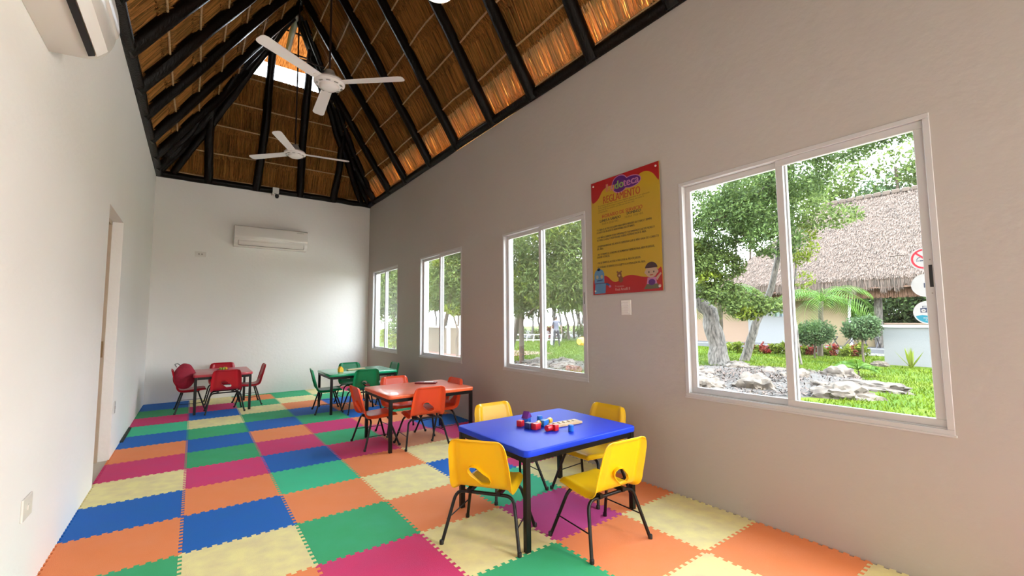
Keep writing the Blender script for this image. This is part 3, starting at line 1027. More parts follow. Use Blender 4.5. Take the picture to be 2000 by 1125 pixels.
# plain blue robot, small bear and child
I_BL = ink('robot_blue', (0.12, 0.30, 0.52))
I_BD = ink('robot_dark', (0.04, 0.10, 0.25))
I_SK = ink('skin', (0.62, 0.40, 0.28))
flat('picture_shape', [(0.02, 0.01), (0.15, 0.01), (0.16, 0.10), (0.03, 0.10)], 0.0265, I_BL)
flat('picture_shape', [(0.02, 0.11), (0.14, 0.11), (0.14, 0.20), (0.02, 0.20)], 0.0265, I_BL)
disc(0.08, 0.20, 0.055, 0.038, 0.0266, I_BL)
disc(0.075, 0.235, 0.02, 0.014, 0.0266, I_BD)
flat('picture_shape', [(0.02, 0.10), (0.15, 0.10), (0.15, 0.108), (0.02, 0.108)], 0.0266, I_BD)
for x in (0.055, 0.11):
    disc(x, 0.165, 0.016, 0.018, 0.0268, ink('cream', (0.5, 0.42, 0.28)))
flat('picture_shape', [(0.05, 0.125), (0.12, 0.130), (0.12, 0.140), (0.05, 0.135)], 0.0268, I_BD)
for k, (x, y) in enumerate(((0.17, 0.095), (0.19, 0.085), (0.205, 0.07))):
    disc(x, y, 0.014, 0.011, 0.0266 + k * 0.0001, I_BD if k < 2 else I_PK)
I_TB = ink('bear_brown', (0.25, 0.09, 0.03))
disc(0.315, 0.165, 0.026, 0.028, 0.0266, I_TB)
disc(0.33, 0.125, 0.026, 0.03, 0.02655, I_TB)
for x in (0.293, 0.335):
    disc(x, 0.192, 0.009, 0.009, 0.0265, I_TB)
disc(0.315, 0.158, 0.011, 0.009, 0.0268, I_SK)
disc(0.648, 0.165, 0.058, 0.052, 0.0266, I_SK)
for x in (0.592, 0.704):
    disc(x, 0.16, 0.011, 0.014, 0.0265, I_SK)
disc(0.648, 0.178, 0.064, 0.066, 0.0267, ink('hair', (0.05, 0.012, 0.02)), a0=0.25, a1=PI - 0.25, n=16)
for x in (0.625, 0.672):
    disc(x, 0.160, 0.006, 0.008, 0.0269, I_DK)
disc(0.648, 0.135, 0.018, 0.004, 0.0269, I_LR)
flat('picture_shape', [(0.61, 0.115), (0.69, 0.115), (0.70, 0.06), (0.60, 0.06)], 0.0265, I_PK)
flat('picture_shape', [(0.69, 0.11), (0.735, 0.15), (0.745, 0.14), (0.70, 0.085)], 0.0264, I_SK)
disc(0.65, 0.075, 0.033, 0.026, 0.0268, I_PU)
flat('picture_shape', [(0.57, 0.02), (0.72, 0.02), (0.71, 0.06), (0.60, 0.06)], 0.0266, ink('olive', (0.14, 0.13, 0.06)))
disc(0.725, 0.04, 0.014, 0.013, 0.0268, I_SK)
for x in (0.03, PW - 0.03):
    for y in (0.035, PH - 0.035):
        MB().lathe([(0.009, 0.0), (0.009, 0.030), (0.006, 0.033)], 12, PM @ Matrix.Translation((x, y, 0))).build('standoff', mat('brushed_steel', (0.6, 0.58, 0.55), 0.35, metal=0.7), poster, smooth=True)

# ------------------------------------------------------------------ tables


def rounded_rect(wx, wy, r, n=5):
    pts = []
    for cx, cy, a0 in ((wx / 2 - r, wy / 2 - r, 0), (-wx / 2 + r, wy / 2 - r, 90), (-wx / 2 + r, -wy / 2 + r, 180), (wx / 2 - r, -wy / 2 + r, 270)):
        for i in range(n + 1):
            a = math.radians(a0 + 90 * i / n)
            pts.append((cx + r * math.cos(a), cy + r * math.sin(a)))
    return pts


TZ = 0.59


def table(color, loc, rz, wx, wy, label):
    t = thing('play_table', label, 'table', (loc[0], loc[1], 0.013), rz)
    MB().prism(rounded_rect(wx, wy, 0.045), TZ - 0.038 - 0.013, TZ - 0.013).build('tabletop', TOPC[color], t, smooth=True, bevel=0.007, segs=3)
    zl = TZ - 0.052
    lx, ly = wx / 2 - 0.032, wy / 2 - 0.032
    for sx_ in (-1, 1):
        for sy_ in (-1, 1):
            MB().box((sx_ * lx - 0.017, sy_ * ly - 0.017, 0.0), (sx_ * lx + 0.017, sy_ * ly + 0.017, zl)).build('leg', M_BLACK, t, bevel=0.003)
    for sy_ in (-1, 1):
        MB().box((-lx + 0.018, sy_ * ly - 0.013, zl - 0.035), (lx - 0.018, sy_ * ly + 0.013, zl)).build('apron', M_BLACK, t)
    for sx_ in (-1, 1):
        MB().box((sx_ * lx - 0.013, -ly + 0.018, zl - 0.035), (sx_ * lx + 0.013, ly - 0.018, zl)).build('apron', M_BLACK, t)
    return t


table('blue', (2.085, 2.42), 0, 1.02, 0.82, 'blue-topped play table with black legs, nearest the camera')
table('orange', (2.14, 4.745), 0, 1.02, 0.82, 'orange-topped play table with black legs, between the blue and green tables')
table('green', (2.12, 7.03), 0, 1.02, 0.82, 'green-topped play table near the back right corner')
table('red', (0.395, 8.36), 0, 0.75, 1.0, 'dark red play table near the back left corner')

# ------------------------------------------------------------------ chairs
# profile of the shell: (y, z) from front lip over seat and up the back
PROF = [(0.185, 0.300), (0.183, 0.322), (0.165, 0.336), (0.10, 0.336), (0.0, 0.328), (-0.08, 0.328), (-0.135, 0.340), (-0.165, 0.372), (-0.183, 0.43), (-0.205, 0.51), (-0.226, 0.59), (-0.240, 0.645)]
_pl = [0.0]
for i in range(1, len(PROF)):
    _pl.append(_pl[-1] + math.dist(PROF[i], PROF[i - 1]))
TL = _pl[-1]


def prof_at(t):
    t = max(0.0, min(TL, t))
    for i in range(1, len(_pl)):
        if t <= _pl[i] + 1e-9:
            f = (t - _pl[i - 1]) / (_pl[i] - _pl[i - 1])
            # smooth by catmull-rom
            p0, p1, p2, p3 = PROF[max(0, i - 2)], PROF[i - 1], PROF[i], PROF[min(len(PROF) - 1, i + 1)]
            def cr_(a, b_, c_, d_):
                return 0.5 * ((2 * b_) + (-a + c_) * f + (2 * a - 5 * b_ + 4 * c_ - d_) * f * f + (-a + 3 * b_ - 3 * c_ + d_) * f ** 3)
            return Vector((0, cr_(p0[0], p1[0], p2[0], p3[0]), cr_(p0[1], p1[1], p2[1], p3[1])))
    return Vector((0, *PROF[-1]))


HW = [(0.0, 0.160), (0.04, 0.172), (0.15, 0.182), (0.28, 0.188), (0.40, 0.196), (0.50, 0.192), (0.58, 0.185), (TL, 0.168)]


def half_w(t):
    for i in range(1, len(HW)):
        if t <= HW[i][0]:
            f = (t - HW[i - 1][0]) / (HW[i][0] - HW[i - 1][0])
            f = f * f * (3 - 2 * f)
            return HW[i - 1][1] * (1 - f) + HW[i][1] * f
    return HW[-1][1]


def sstep(a, b_, x):
    x = max(0, min(1, (x - a) / (b_ - a)))
    return x * x * (3 - 2 * x)


def shell_point(x, t):
    p = prof_at(t)
    d = (prof_at(min(TL, t + 0.004)) - prof_at(max(0, t - 0.004))).normalized()
    nrm = Vector((1, 0, 0)).cross(d)          # below the seat, behind the back
    hw = half_w(t)
    u = abs(x) / hw
    back = sstep(0.30, 0.42, t)
    bendk = math.exp(-((t - 0.335) / 0.055) ** 2)
    off = 0.022 * sstep(0.80, 1.0, u) * sstep(0.0, 0.05, t)
    off -= (0.004 + 0.007 * back) * sstep(0.60, 0.82, u) * (1 - bendk)
    off += 0.016 * sstep(TL - 0.03, TL, t)
    return Vector((x, p.y, p.z)) + nrm * off, nrm


def shell_mesh():
    out = []
    rc = 0.05
    n = 56
    ts = [0.012 + (TL - 0.012) * i / n for i in range(n + 1)]

    def hwc(t):
        h = half_w(t)
        if t > TL - rc:
            q = (t - (TL - rc)) / rc
            h -= rc * 0.9 * (1 - math.sqrt(max(0, 1 - q * q)))
        if t < 0.035:
            q = (0.035 - t) / 0.035
            h -= 0.03 * (1 - math.sqrt(max(0, 1 - q * q)))
        return h
    right = [(hwc(t), t) for t in ts]
    left = [(-hwc(t), t) for t in reversed(ts)]
    outer = right + left
    # slanted six-sided hand hole low in the back (x mirrored for a front view)
    tc_, cx_ = 0.448, 0.0
    hole = []
    for hx, ht in ((-0.064, 0.046), (-0.040, 0.060), (-0.008, 0.056), (0.058, -0.006), (0.068, -0.030), (0.060, -0.050), (0.008, -0.056), (-0.056, 0.004), (-0.066, 0.024)):
        hole.append((cx_ + hx, tc_ + ht))
    hole = [p for a, p2 in zip(hole, hole[1:] + hole[:1]) for p in (a, ((a[0] + p2[0]) / 2, (a[1] + p2[1]) / 2))]

    def in_poly(p, poly):
        c_ = False
        j = len(poly) - 1
        for i in range(len(poly)):
            if (poly[i][1] > p[1]) != (poly[j][1] > p[1]) and p[0] < (poly[j][0] - poly[i][0]) * (p[1] - poly[i][1]) / (poly[j][1] - poly[i][1]) + poly[i][0]:
                c_ = not c_
            j = i
        return c_
    pts = list(outer) + list(hole)
    edges = [(i, (i + 1) % len(outer)) for i in range(len(outer))]
    o = len(outer)
    edges += [(o + i, o + (i + 1) % len(hole)) for i in range(len(hole))]
    for t in ts[1:-1]:
        h = hwc(t)
        for k in range(-19, 20):
            x = h * k / 20
            if all(math.hypot(x - q[0], t - q[1]) > 0.006 for q in hole) and not in_poly((x, t), hole):
                pts.append((x, t))
    r = delaunay_2d_cdt([Vector(p) for p in pts], edges, [], 0, 1e-7)
    vs2, fs = r[0], r[2]
    keep = []
    for f in fs:
        c_ = sum((vs2[i] for i in f), Vector((0, 0))) / len(f)
        if in_poly(c_, outer) and not in_poly(c_, hole):
            keep.append(tuple(f))
    verts = [shell_point(v.x, v.y) for v in vs2]
    me = bpy.data.meshes.new('seat_shell')
    bm = bmesh.new()
    bv = [bm.verts.new(v[0]) for v in verts]
    for f in keep:
        bm.faces.new([bv[i] for i in f])
    bm.normal_update()
    bmesh.ops.recalc_face_normals(bm, faces=bm.faces)
    # lip round the hand hole, standing out behind the back
    hv = []
    for h in hole:
        best = min(range(len(vs2)), key=lambda i: (vs2[i].x - h[0]) ** 2 + (vs2[i].y - h[1]) ** 2)
        hv.append(best)
    lip = []
    for h, i in zip(hole, hv):
        p, nn = verts[i]
        up = 0.022 if h[1] > tc_ else 0.013
        lip.append(bm.verts.new(p + nn * up + Vector(((h[0] - cx_) * 0.06, 0, 0))))
    for k in range(len(hv)):
        k2 = (k + 1) % len(hv)
        if hv[k] != hv[k2]:
            bm.faces.new([bv[hv[k]], bv[hv[k2]], lip[k2], lip[k]])
    bmesh.ops.delete(bm, geom=[v for v in bm.verts if not v.link_faces], context='VERTS')
    bmesh.ops.recalc_face_normals(bm, faces=bm.faces)
    bm.to_mesh(me)
    bm.free()
    tmp = bpy.data.objects.new('tmp', me)
    C.objects.link(tmp)
    sm = tmp.modifiers.new('s', 'SOLIDIFY')
    sm.thickness = 0.0045
    sm.offset = 0.0
    dg = bpy.context.evaluated_depsgraph_get()
    me2 = bpy.data.meshes.new_from_object(tmp.evaluated_get(dg))
    bpy.data.objects.remove(tmp)
    me2.name = 'seat_shell'
    me2.polygons.foreach_set('use_smooth', [True] * len(me2.polygons))
    me2.set_sharp_from_angle(angle=0.9)
    return me2


SHELL = shell_mesh()
SHELL.materials.clear()
SHELL.materials.append(PLASTIC['yellow'])


def arc_pts(a, corner, b_, r=0.05, n=6):
    """polyline a -> corner -> b with the corner rounded"""
    a, corner, b_ = Vector(a), Vector(corner), Vector(b_)
    d1, d2 = (a - corner).normalized(), (b_ - corner).normalized()
    p1, p2 = corner + d1 * r, corner + d2 * r
    return [a] + [p1.lerp(corner, t).lerp(corner.lerp(p2, t), t) for t in [i / n for i in range(n + 1)]] + [b_]


CH = {}
for nm, sgn, yf, yt, xf, xt, zt in (('rear', -1, -0.19, -0.105, 0.245, 0.185, 0.292), ('front', 1, 0.185, 0.085, 0.238, 0.165, 0.300)):
    for sd in (-1, 1):
        CH['leg_' + nm + str(sd)] = MB().tube(arc_pts((sd * xf, yf, 0.0), (sd * xt, yt, zt), (sd * (xt - 0.07), yt, zt), 0.055), 0.0105, 10).mesh('leg', M_BLACK, smooth=True)
    CH['bar_' + nm] = MB().tube([(-(xt - 0.068), yt, zt), (xt - 0.068, yt, zt)], 0.0104, 10).mesh('crossbar', M_BLACK, smooth=True)
for sd in (-1, 1):
    CH['rod' + str(sd)] = MB().tube([(sd * 0.224, -0.158, 0.135), (sd * 0.213, 0.148, 0.135)], 0.004, 6).mesh('side_rod', M_BLACK, smooth=True)
    CH['br' + str(sd)] = MB().box((sd * 0.095 - 0.012, -0.125, 0.290), (sd * 0.095 + 0.012, 0.105, 0.316)).mesh('bracket', M_BLACK)
    for nm, yf, xf in (('r', -0.19, 0.245), ('f', 0.185, 0.238)):
        CH['cap' + nm + str(sd)] = MB().lathe([(0.013, 0.0), (0.0135, 0.02), (0.0115, 0.024)], 10, Matrix.Translation((sd * xf, yf, 0))).mesh('foot_cap', M_DARK, smooth=True)


def make_chair(color):
    t = thing('school_chair', '', 'chair')
    o = link('seat_shell', SHELL, t)
    o.material_slots[0].link = 'OBJECT'
    o.material_slots[0].material = PLASTIC[color]
    for k, me in CH.items():
        link(me.name.split('.')[0], me, t)
    return t


CHAIRS = [
    ('yellow', 1.55, 2.34, -54, 'yellow plastic chair at the near left corner of the blue table, back to camera'),
    ('yellow', 2.07, 1.91, -3, 'yellow plastic chair at the near right side of the blue table, back to camera'),
    ('yellow', 2.54, 2.43, 92, 'yellow plastic chair on the window side of the blue table, seat tucked under'),
    ('yellow', 2.07, 2.86, 178, 'yellow plastic chair behind the far left edge of the blue table'),
    ('orange', 1.665, 4.815, -91, 'orange plastic chair at the left end of the orange table, seen from the side'),
    ('orange', 2.065, 4.50, -2, 'orange plastic chair in front of the orange table, its back with open slot to camera'),
    ('orange', 2.09, 5.14, 180, 'orange plastic chair behind the orange table, beyond its far edge'),
    ('orange', 2.385, 4.74, 90, 'orange plastic chair at the window end of the orange table'),
    ('green', 1.675, 6.99, -97, 'green plastic chair at the left end of the green table, seen from the side'),
    ('green', 2.08, 6.66, 0, 'green plastic chair in front of the green table, back to camera'),
    ('green', 2.18, 7.44, 180, 'green plastic chair behind the green table, against the back wall'),
    ('green', 2.58, 7.22, 92, 'green plastic chair at the window end of the green table'),
    ('red', 0.00, 8.36, -88, 'red plastic chair at the left of the red table, holding a round red bag'),
    ('red', 0.42, 7.97, 1, 'red plastic chair in front of the red table, back to camera'),
    ('red', 0.43, 8.93, 180, 'red plastic chair behind the red table, against the back wall'),
    ('red', 0.75, 8.45, 90, 'red plastic chair at the right of the red table, in side view'),
]
proto = {}
for color, x, y, a, lab in CHAIRS:
    if color not in proto:
        o = proto[color] = make_chair(color)
    else:
        o = copy_tree(proto[color])
    o.location = (x, y, 0.013)
    o.rotation_euler = (0, 0, math.radians(a))
    o['label'] = lab
    o['group'] = color + ' chairs around the ' + ('blue' if color == 'yellow' else color) + ' table'

# round red bag on the leftmost red chair
t = thing('round_bag', 'rounded dark red bag resting on the leftmost red chair', 'bag', (-0.085, 8.22, 0.345), math.radians(4))
bm = bmesh.new()
bmesh.ops.create_icosphere(bm, subdivisions=4, radius=1)
for v in bm.verts:
    x, y, z = v.co
    z = z if z > 0 else z * 0.92
    k = 1 + 0.05 * noise.noise(v.co * 2.2)
    v.co = Vector((x * 0.140 * k * (1.0 - 0.10 * max(0, z)), y * 0.085 * k, 0.20 + z * 0.20 * k))
me = bpy.data.meshes.new('bag_body')
bm.to_mesh(me)
bm.free()
me.materials.append(mat('crimson_fabric', (0.33, 0.008, 0.03), 0.75, var=0.5, vscale=14, bump=0.8, bscale=40))
me.polygons.foreach_set('use_smooth', [True] * len(me.polygons))
link('bag_body', me, t)
MB().tube(bend([(-0.10, 0, 0.35), (-0.125, 0.0, 0.395), (-0.09, 0, 0.405), (-0.06, 0, 0.375)], 10), 0.007, 6).build('strap_loop', mat('grey_strap', (0.16, 0.17, 0.15), 0.7), t, smooth=True)

# ------------------------------------------------------------------ things on the tables
BZ = TZ + 0.0005
BC = dict(red=mat('red_block', (0.55, 0.01, 0.015), 0.35), blue=mat('blue_block', (0.01, 0.14, 0.55), 0.35), yellow=mat('yellow_block', (0.80, 0.42, 0.02), 0.35),
          purple=mat('purple_block', (0.13, 0.02, 0.20), 0.4), navy=mat('navy_block', (0.015, 0.02, 0.12), 0.4), wood=mat('pale_wood', (0.62, 0.42, 0.22), 0.5, var=0.5, vscale=20, stretch=(1, 6, 6)))


def blk(kind, color, x, y, z, rz, label, sx_=0.042, sy_=0.042, sz_=0.042, r=0.021, h=0.042, lay=False):
    b = MB()
    if kind == 'cube':
        b.box((-sx_ / 2, -sy_ / 2, 0), (sx_ / 2, sy_ / 2, sz_))
        bev = 0.003
    elif kind == 'prism':
        My = Matrix(((1, 0, 0, 0), (0, 0, 1, 0), (0, 1, 0, 0), (0, 0, 0, 1)))
        b.prism([(-sx_ / 2, 0), (sx_ / 2, 0), (0, sz_)], -sy_ / 2, sy_ / 2, My)
        bev = 0.002
    else:
        Mx = Matrix.Translation((-h / 2, 0, r)) @ Matrix.Rotation(PI / 2, 4, 'Y') if lay else Matrix()
        b.lathe([(0.0, 0.0), (r - 0.003, 0.0), (r, 0.003), (r, h - 0.003), (r - 0.003, h), (0.0, h)], 20, Mx)
        bev = 0
    o = b.build('toy_block', BC[color], smooth=True, bevel=bev)
    o.location = (x, y, z)
    o.rotation_euler = (0, 0, math.radians(rz))
    return tag(o, label, 'toy block', 'toy blocks on the blue table')


blk('cube', 'red', 1.93, 2.52, BZ, 20, 'small red cube at the far left of the toy blocks')
blk('cube', 'navy', 1.935, 2.43, BZ, 10, 'dark blue block lying beside the red block in the middle of the pile', 0.04, 0.05, 0.042)
blk('cube', 'red', 1.965, 2.385, BZ, 10, 'red block in front of the pile, between dark blue and yellow', 0.055, 0.045, 0.042)
blk('cyl', 'yellow', 2.012, 2.42, BZ, 35, 'yellow cylinder lying behind the red block', r=0.021, h=0.085, lay=True)
blk('cube', 'blue', 2.02, 2.56, BZ, 30, 'blue block under the purple roof block', 0.06, 0.045, 0.042)
blk('prism', 'purple', 2.015, 2.555, BZ + 0.0425, 25, 'purple roof-shaped block on top of the pile', 0.08, 0.05, 0.048)
blk('cube', 'blue', 2.07, 2.42, BZ, 15, 'bright blue block at the right end of the pile', 0.06, 0.045, 0.045)
blk('cyl', 'blue', 2.075, 2.475, BZ, 0, 'small blue cylinder standing behind the bright blue block', r=0.02, h=0.062)
blk('cyl', 'yellow', 2.135, 2.44, BZ, 30, 'yellow cylinder at the left end of the wooden board', r=0.022, h=0.05, lay=True)
blk('cyl', 'red', 2.005, 2.29, BZ, 5, 'red cylinder lying in front of the wooden board', r=0.021, h=0.06, lay=True)
blk('cube', 'red', 2.045, 2.275, BZ, 5, 'red cube touching the red cylinder by the wooden board', 0.036, 0.04, 0.042)
blk('cyl', 'blue', 2.115, 2.19, BZ, 0, 'small blue cylinder standing alone at the right, near the table edge', r=0.019, h=0.044)
t = thing('shape_board', 'pale wooden board with a row of pegs among the toy blocks', 'toy board', (2.215, 2.355, BZ), math.radians(-4))
MB().box((-0.13, -0.045, 0), (0.13, 0.045, 0.018)).build('board', BC['wood'], t, bevel=0.004)
for i in range(5):
    MB().box((-0.105 + i * 0.045, -0.018, 0.018), (-0.085 + i * 0.045, 0.018, 0.024)).build('peg', mat('light_peg', (0.72, 0.58, 0.38), 0.5), t, bevel=0.002, segs=1)
t = thing('flat_box', 'thin dark red box with a white patch on the orange table', 'box', (2.33, 4.95, BZ), math.radians(-38))
MB().box((-0.13, -0.05, 0), (0.13, 0.05, 0.018)).build('case', mat('maroon_card', (0.18, 0.01, 0.01), 0.4), t, bevel=0.002)
MB().box((-0.02, -0.03, 0.018), (0.09, 0.03, 0.0195)).build('label_patch', mat('white_card', (0.8, 0.75, 0.7), 0.4), t)
t = thing('yellow_toy', 'small yellow toy block with rounded top on the green table', 'toy', (1.83, 6.90, BZ), 0.3)
MB().prism([(-0.035, 0), (0.035, 0), (0.035, 0.045), (0.02, 0.065), (0.0, 0.085), (-0.02, 0.075), (-0.035, 0.05)], -0.025, 0.025, Matrix(((1, 0, 0, 0), (0, 0, 1, 0), (0, 1, 0, 0), (0, 0, 0, 1)))).build('body', BC['yellow'], t, bevel=0.004)
o = MB().box((-0.15, -0.03, 0), (0.15, 0.03, 0.015)).build('wooden_bar', BC['wood'], bevel=0.004)
o.location = (2.12, 7.10, BZ)
o.rotation_euler = (0, 0, 0.25)
tag(o, 'long cream wooden bar lying on the green table', 'toy')
t = thing('toy_dish', 'dark flat dish holding green and yellow pieces on the red table', 'toy', (0.40, 8.45, BZ), 0.2)
MB().lathe([(0.0, 0.0), (0.07, 0.0), (0.085, 0.010), (0.08, 0.012), (0.065, 0.005), (0.0, 0.005)], 24).build('dish', M_DARK, t, smooth=True)
for i, (x, y, m) in enumerate(((0.02, 0.0, 'g'), (-0.025, 0.02, 'y'), (0.035, 0.03, 'y'), (0.0, -0.03, 'g'), (-0.03, -0.02, 'g'), (0.045, -0.02, 'y'))):
    MB().lathe([(0.0, 0.0), (0.018, 0.003), (0.022, 0.018), (0.014, 0.036), (0.0, 0.042)], 10, Matrix.Translation((x, y, 0.006))).build('piece', mat('lime_piece', (0.22, 0.30, 0.02), 0.5) if m == 'g' else BC['yellow'], t, smooth=True)

# ==================================================================== outside
GZ = -0.12
gr = struct(MB().box((W1 + WT, -40, GZ - 0.3), (90, 90, GZ)).build('ground', M_GRASS))
struct(MB().box((-60, -60, GZ - 0.31), (W1 + WT, 90, GZ - 0.01)).build('ground', M_GRASS))
R = np.random.default_rng(11)
n = 90000
gx = 4.5 + 17.5 * R.random(n) ** 1.2
gy = -1.5 + (gx * 1.35 + 3.5) * R.random(n)
keepm = ~((gx > 17.0) & (gy < 4.3)) & ~((gx > 8.9) & (gx < 10.1) & (gy > 14.2)) & ~(((gx - 10.6) / 2.9) ** 2 + ((gy - 5.2) / 2.6) ** 2 < 1)
gx, gy = gx[keepm], gy[keepm]
n = len(gx)
hh = (0.035 + 0.05 * R.random(n))
a = R.random(n) * 2 * PI
wd = 0.010
P0 = np.stack([gx - wd * np.cos(a), gy - wd * np.sin(a), np.full(n, GZ)], 1)
P1 = np.stack([gx + wd * np.cos(a), gy + wd * np.sin(a), np.full(n, GZ)], 1)
P2 = np.stack([gx + R.normal(0, 0.03, n), gy + R.normal(0, 0.03, n), GZ + hh], 1)
gs = link('grass', quads_mesh('grass', np.stack([P0, P1, P2], 1), M_BLADE, 3))
gs['kind'] = 'stuff'
tag(gs, 'short bright green lawn grass outside the windows', 'grass')
# added bounce strip, pale paving, litter beds
struct(MB().box((W1 + WT, -12, GZ), (7.4, 24, GZ + 0.02)).build('walkway', mat('pale_walkway', (0.62, 0.56, 0.48), 0.8)))  # unseen pale strip added to bounce sunlight in through the windows
struct(MB().box((21.3, -8, GZ), (22.5, 9, GZ + 0.02)).build('path', M_PAVE))
struct(MB().box((5.5, 14.5, GZ), (13.0, 20.5, GZ + 0.012)).build('red_paving', mat('red_paving', (0.42, 0.20, 0.14), 0.8)))


def bed(cx, cy, rx, ry, z=0.035, seed=0, name='litter_bed'):
    vs = [(cx, cy, GZ + z)]
    fs = []
    n = 40
    for ring, f, zz in ((1, 0.6, z * 0.9), (2, 0.9, z * 0.5), (3, 1.0, -0.01)):
        for i in range(n):
            t = 2 * PI * i / n
            k = f * (1 + 0.14 * noise.noise(Vector((math.cos(t) * 1.6, math.sin(t) * 1.6, seed))))
            vs.append((cx + rx * k * math.cos(t), cy + ry * k * math.sin(t), GZ + zz))
    for i in range(n):
        j = (i + 1) % n
        fs.append((0, 1 + i, 1 + j))
        for q in (0, 1):
            fs.append((1 + q * n + i, 1 + (q + 1) * n + i, 1 + (q + 1) * n + j, 1 + q * n + j))
    return struct(MB().add(vs, fs).build(name, M_MULCH, smooth=True))


bed(11.0, 5.3, 3.1, 2.5, 0.10, 1)
bed(9.6, 10.6, 1.6, 1.9, 0.04, 2)
# litter of dry leaves and twigs
n = 9000
t_ = R.random(n) * 2 * PI
q = np.sqrt(R.random(n))
cx = np.where(R.random(n) < 0.75, 0, 1)
px = np.where(cx == 0, 11.0 + 3.0 * q * np.cos(t_), 9.6 + 1.6 * q * np.cos(t_))
py = np.where(cx == 0, 5.3 + 2.4 * q * np.sin(t_), 10.6 + 1.8 * q * np.sin(t_))
pz = GZ + np.where(cx == 0, 0.03 + 0.09 * (1 - q), 0.02 + 0.03 * (1 - q)) + 0.02
d = R.normal(size=(n, 3))
d[:, 2] *= 0.3
d = unit(d)
sdv = unit(np.cross(d, np.array([0, 0, 1.0])))
Lh = (0.03 + 0.09 * R.random(n))[:, None]
Wh = (0.006 + 0.016 * R.random(n))[:, None]
c = np.stack([px, py, pz], 1)
lt = link('leaf_litter', quads_mesh('leaf_litter', np.stack([c - d * Lh, c + sdv * Wh, c + d * Lh, c - sdv * Wh], 1), M_TWIG))
lt['kind'] = 'stuff'
tag(lt, 'grey brown dry leaves and twigs around the rocks outside', 'leaf litter')


def rock(x, y, sx_, sy_, sz_, seed, label, rz=0.0):
    bm = bmesh.new()
    bmesh.ops.create_icosphere(bm, subdivisions=4, radius=1)
    for v in bm.verts:
        k = 1 + 0.40 * noise.noise(v.co * 1.3 + Vector((seed, 0, 0))) + 0.26 * noise.noise(v.co * 3.1 + Vector((0, seed, 0))) + 0.12 * noise.noise(v.co * 7 + Vector((0, 0, seed)))
        v.co = Vector((v.co.x * sx_ * k, v.co.y * sy_ * k, max(-0.25, v.co.z * 1.0) * sz_ * k))
    me = bpy.data.meshes.new('rock')
    bm.to_mesh(me)
    bm.free()
    me.materials.append(M_ROCK)
    me.polygons.foreach_set('use_smooth', [True] * len(me.polygons))
    me.set_sharp_from_angle(angle=0.5)
    o = link('rock', me)
    o.location = (x, y, GZ + 0.02)
    o.rotation_euler = (0, 0, rz)
    return tag(o, label, 'rock', 'rocks in the beds outside')


rock(9.75, 2.85, 0.30, 0.48, 0.24, 1, 'broad pale rock in the lawn, right of the big window mullion', 0.5)
rock(11.3, 2.75, 0.26, 0.62, 0.18, 2, 'long low rock pointing right at the right end of the rock bed', -0.4)
rock(9.35, 4.25, 0.30, 0.40, 0.32, 3, 'peaked beige rock left of the big window mullion', 0.2)
rock(8.75, 4.95, 0.30, 0.40, 0.22, 4, 'rounded grey rock in the lower left corner of the big window', 0.9)
rock(12.9, 3.85, 0.32, 0.38, 0.26, 5, 'brown rock heap at the far right edge of the rock bed', 0.1)
rock(16.9, 4.0, 0.14, 0.22, 0.13, 6, 'small pale stone on the lawn beside the white planter wall')
rock(8.15, 4.35, 0.30, 0.75, 0.10, 7, 'flat slab edge along the front of the rock bed', -0.4)
rnd = random.Random(8)
for i in range(26):
    t_ = rnd.uniform(0, 2 * PI)
    q = rnd.uniform(0.35, 1.0)
    x, y = 11.0 + 2.7 * q * math.cos(t_), 5.3 + 2.2 * q * math.sin(t_)
    s = rnd.uniform(0.12, 0.34)
    rock(x, y, s, s * rnd.uniform(0.8, 1.5), s * rnd.uniform(0.4, 0.75), 20 + i, ('large' if s > 0.27 else 'medium-sized' if s > 0.19 else 'small') + ' pale limestone rock in the bed around the white-barked tree', rnd.uniform(0, 3))
for i in range(12):
    x, y = 9.5 + rnd.uniform(-1.0, 1.0), 10.4 + rnd.uniform(-1.5, 1.4)
    s = rnd.uniform(0.12, 0.30)
    rock(x, y, s, s * rnd.uniform(0.8, 1.4), s * rnd.uniform(0.35, 0.6), 60 + i, ('larger' if s > 0.21 else 'smaller') + ' pale rock in the bed seen through the second window', rnd.uniform(0, 3))

# white-barked tree
t = thing('white_barked_tree', 'thick white-barked leaning tree at the left of the big window', 'tree', (0, 0, 0))
MB().tube(bend([(13.76, 7.30, GZ - 0.05), (13.76, 7.40, 0.7), (13.75, 7.62, 1.6), (13.72, 8.2, 2.4), (13.6, 8.5, 3.6)], 18, 0.08, 4), [0.36, 0.31, 0.29, 0.27, 0.26, 0.26, 0.26, 0.25, 0.25, 0.24, 0.23, 0.22, 0.21, 0.2, 0.19, 0.18, 0.17, 0.16, 0.15], 14, wob=0.25).build('trunk', M_BARKW, t, smooth=True)
for pts, r in (([(13.7, 8.3, 2.7), (13.5, 7.6, 3.9), (13.2, 6.9, 4.4), (12.9, 6.1, 4.9)], 0.10), ([(13.7, 8.0, 2.2), (13.4, 7.0, 2.3), (13.1, 6.2, 2.2), (12.9, 5.4, 1.9)], 0.05), ([(13.6, 8.5, 3.5), (13.4, 8.3, 5.0), (13.0, 7.4, 6.5)], 0.10), ([(13.2, 6.9, 4.4), (13.0, 5.0, 5.3), (12.8, 3.6, 6.2)], 0.05)):
    MB().tube(bend(pts, 12, 0.12, r * 90), [r * (1 - 0.05 * i) for i in range(13)], 8).build('branch', M_BARK, t, smooth=True)
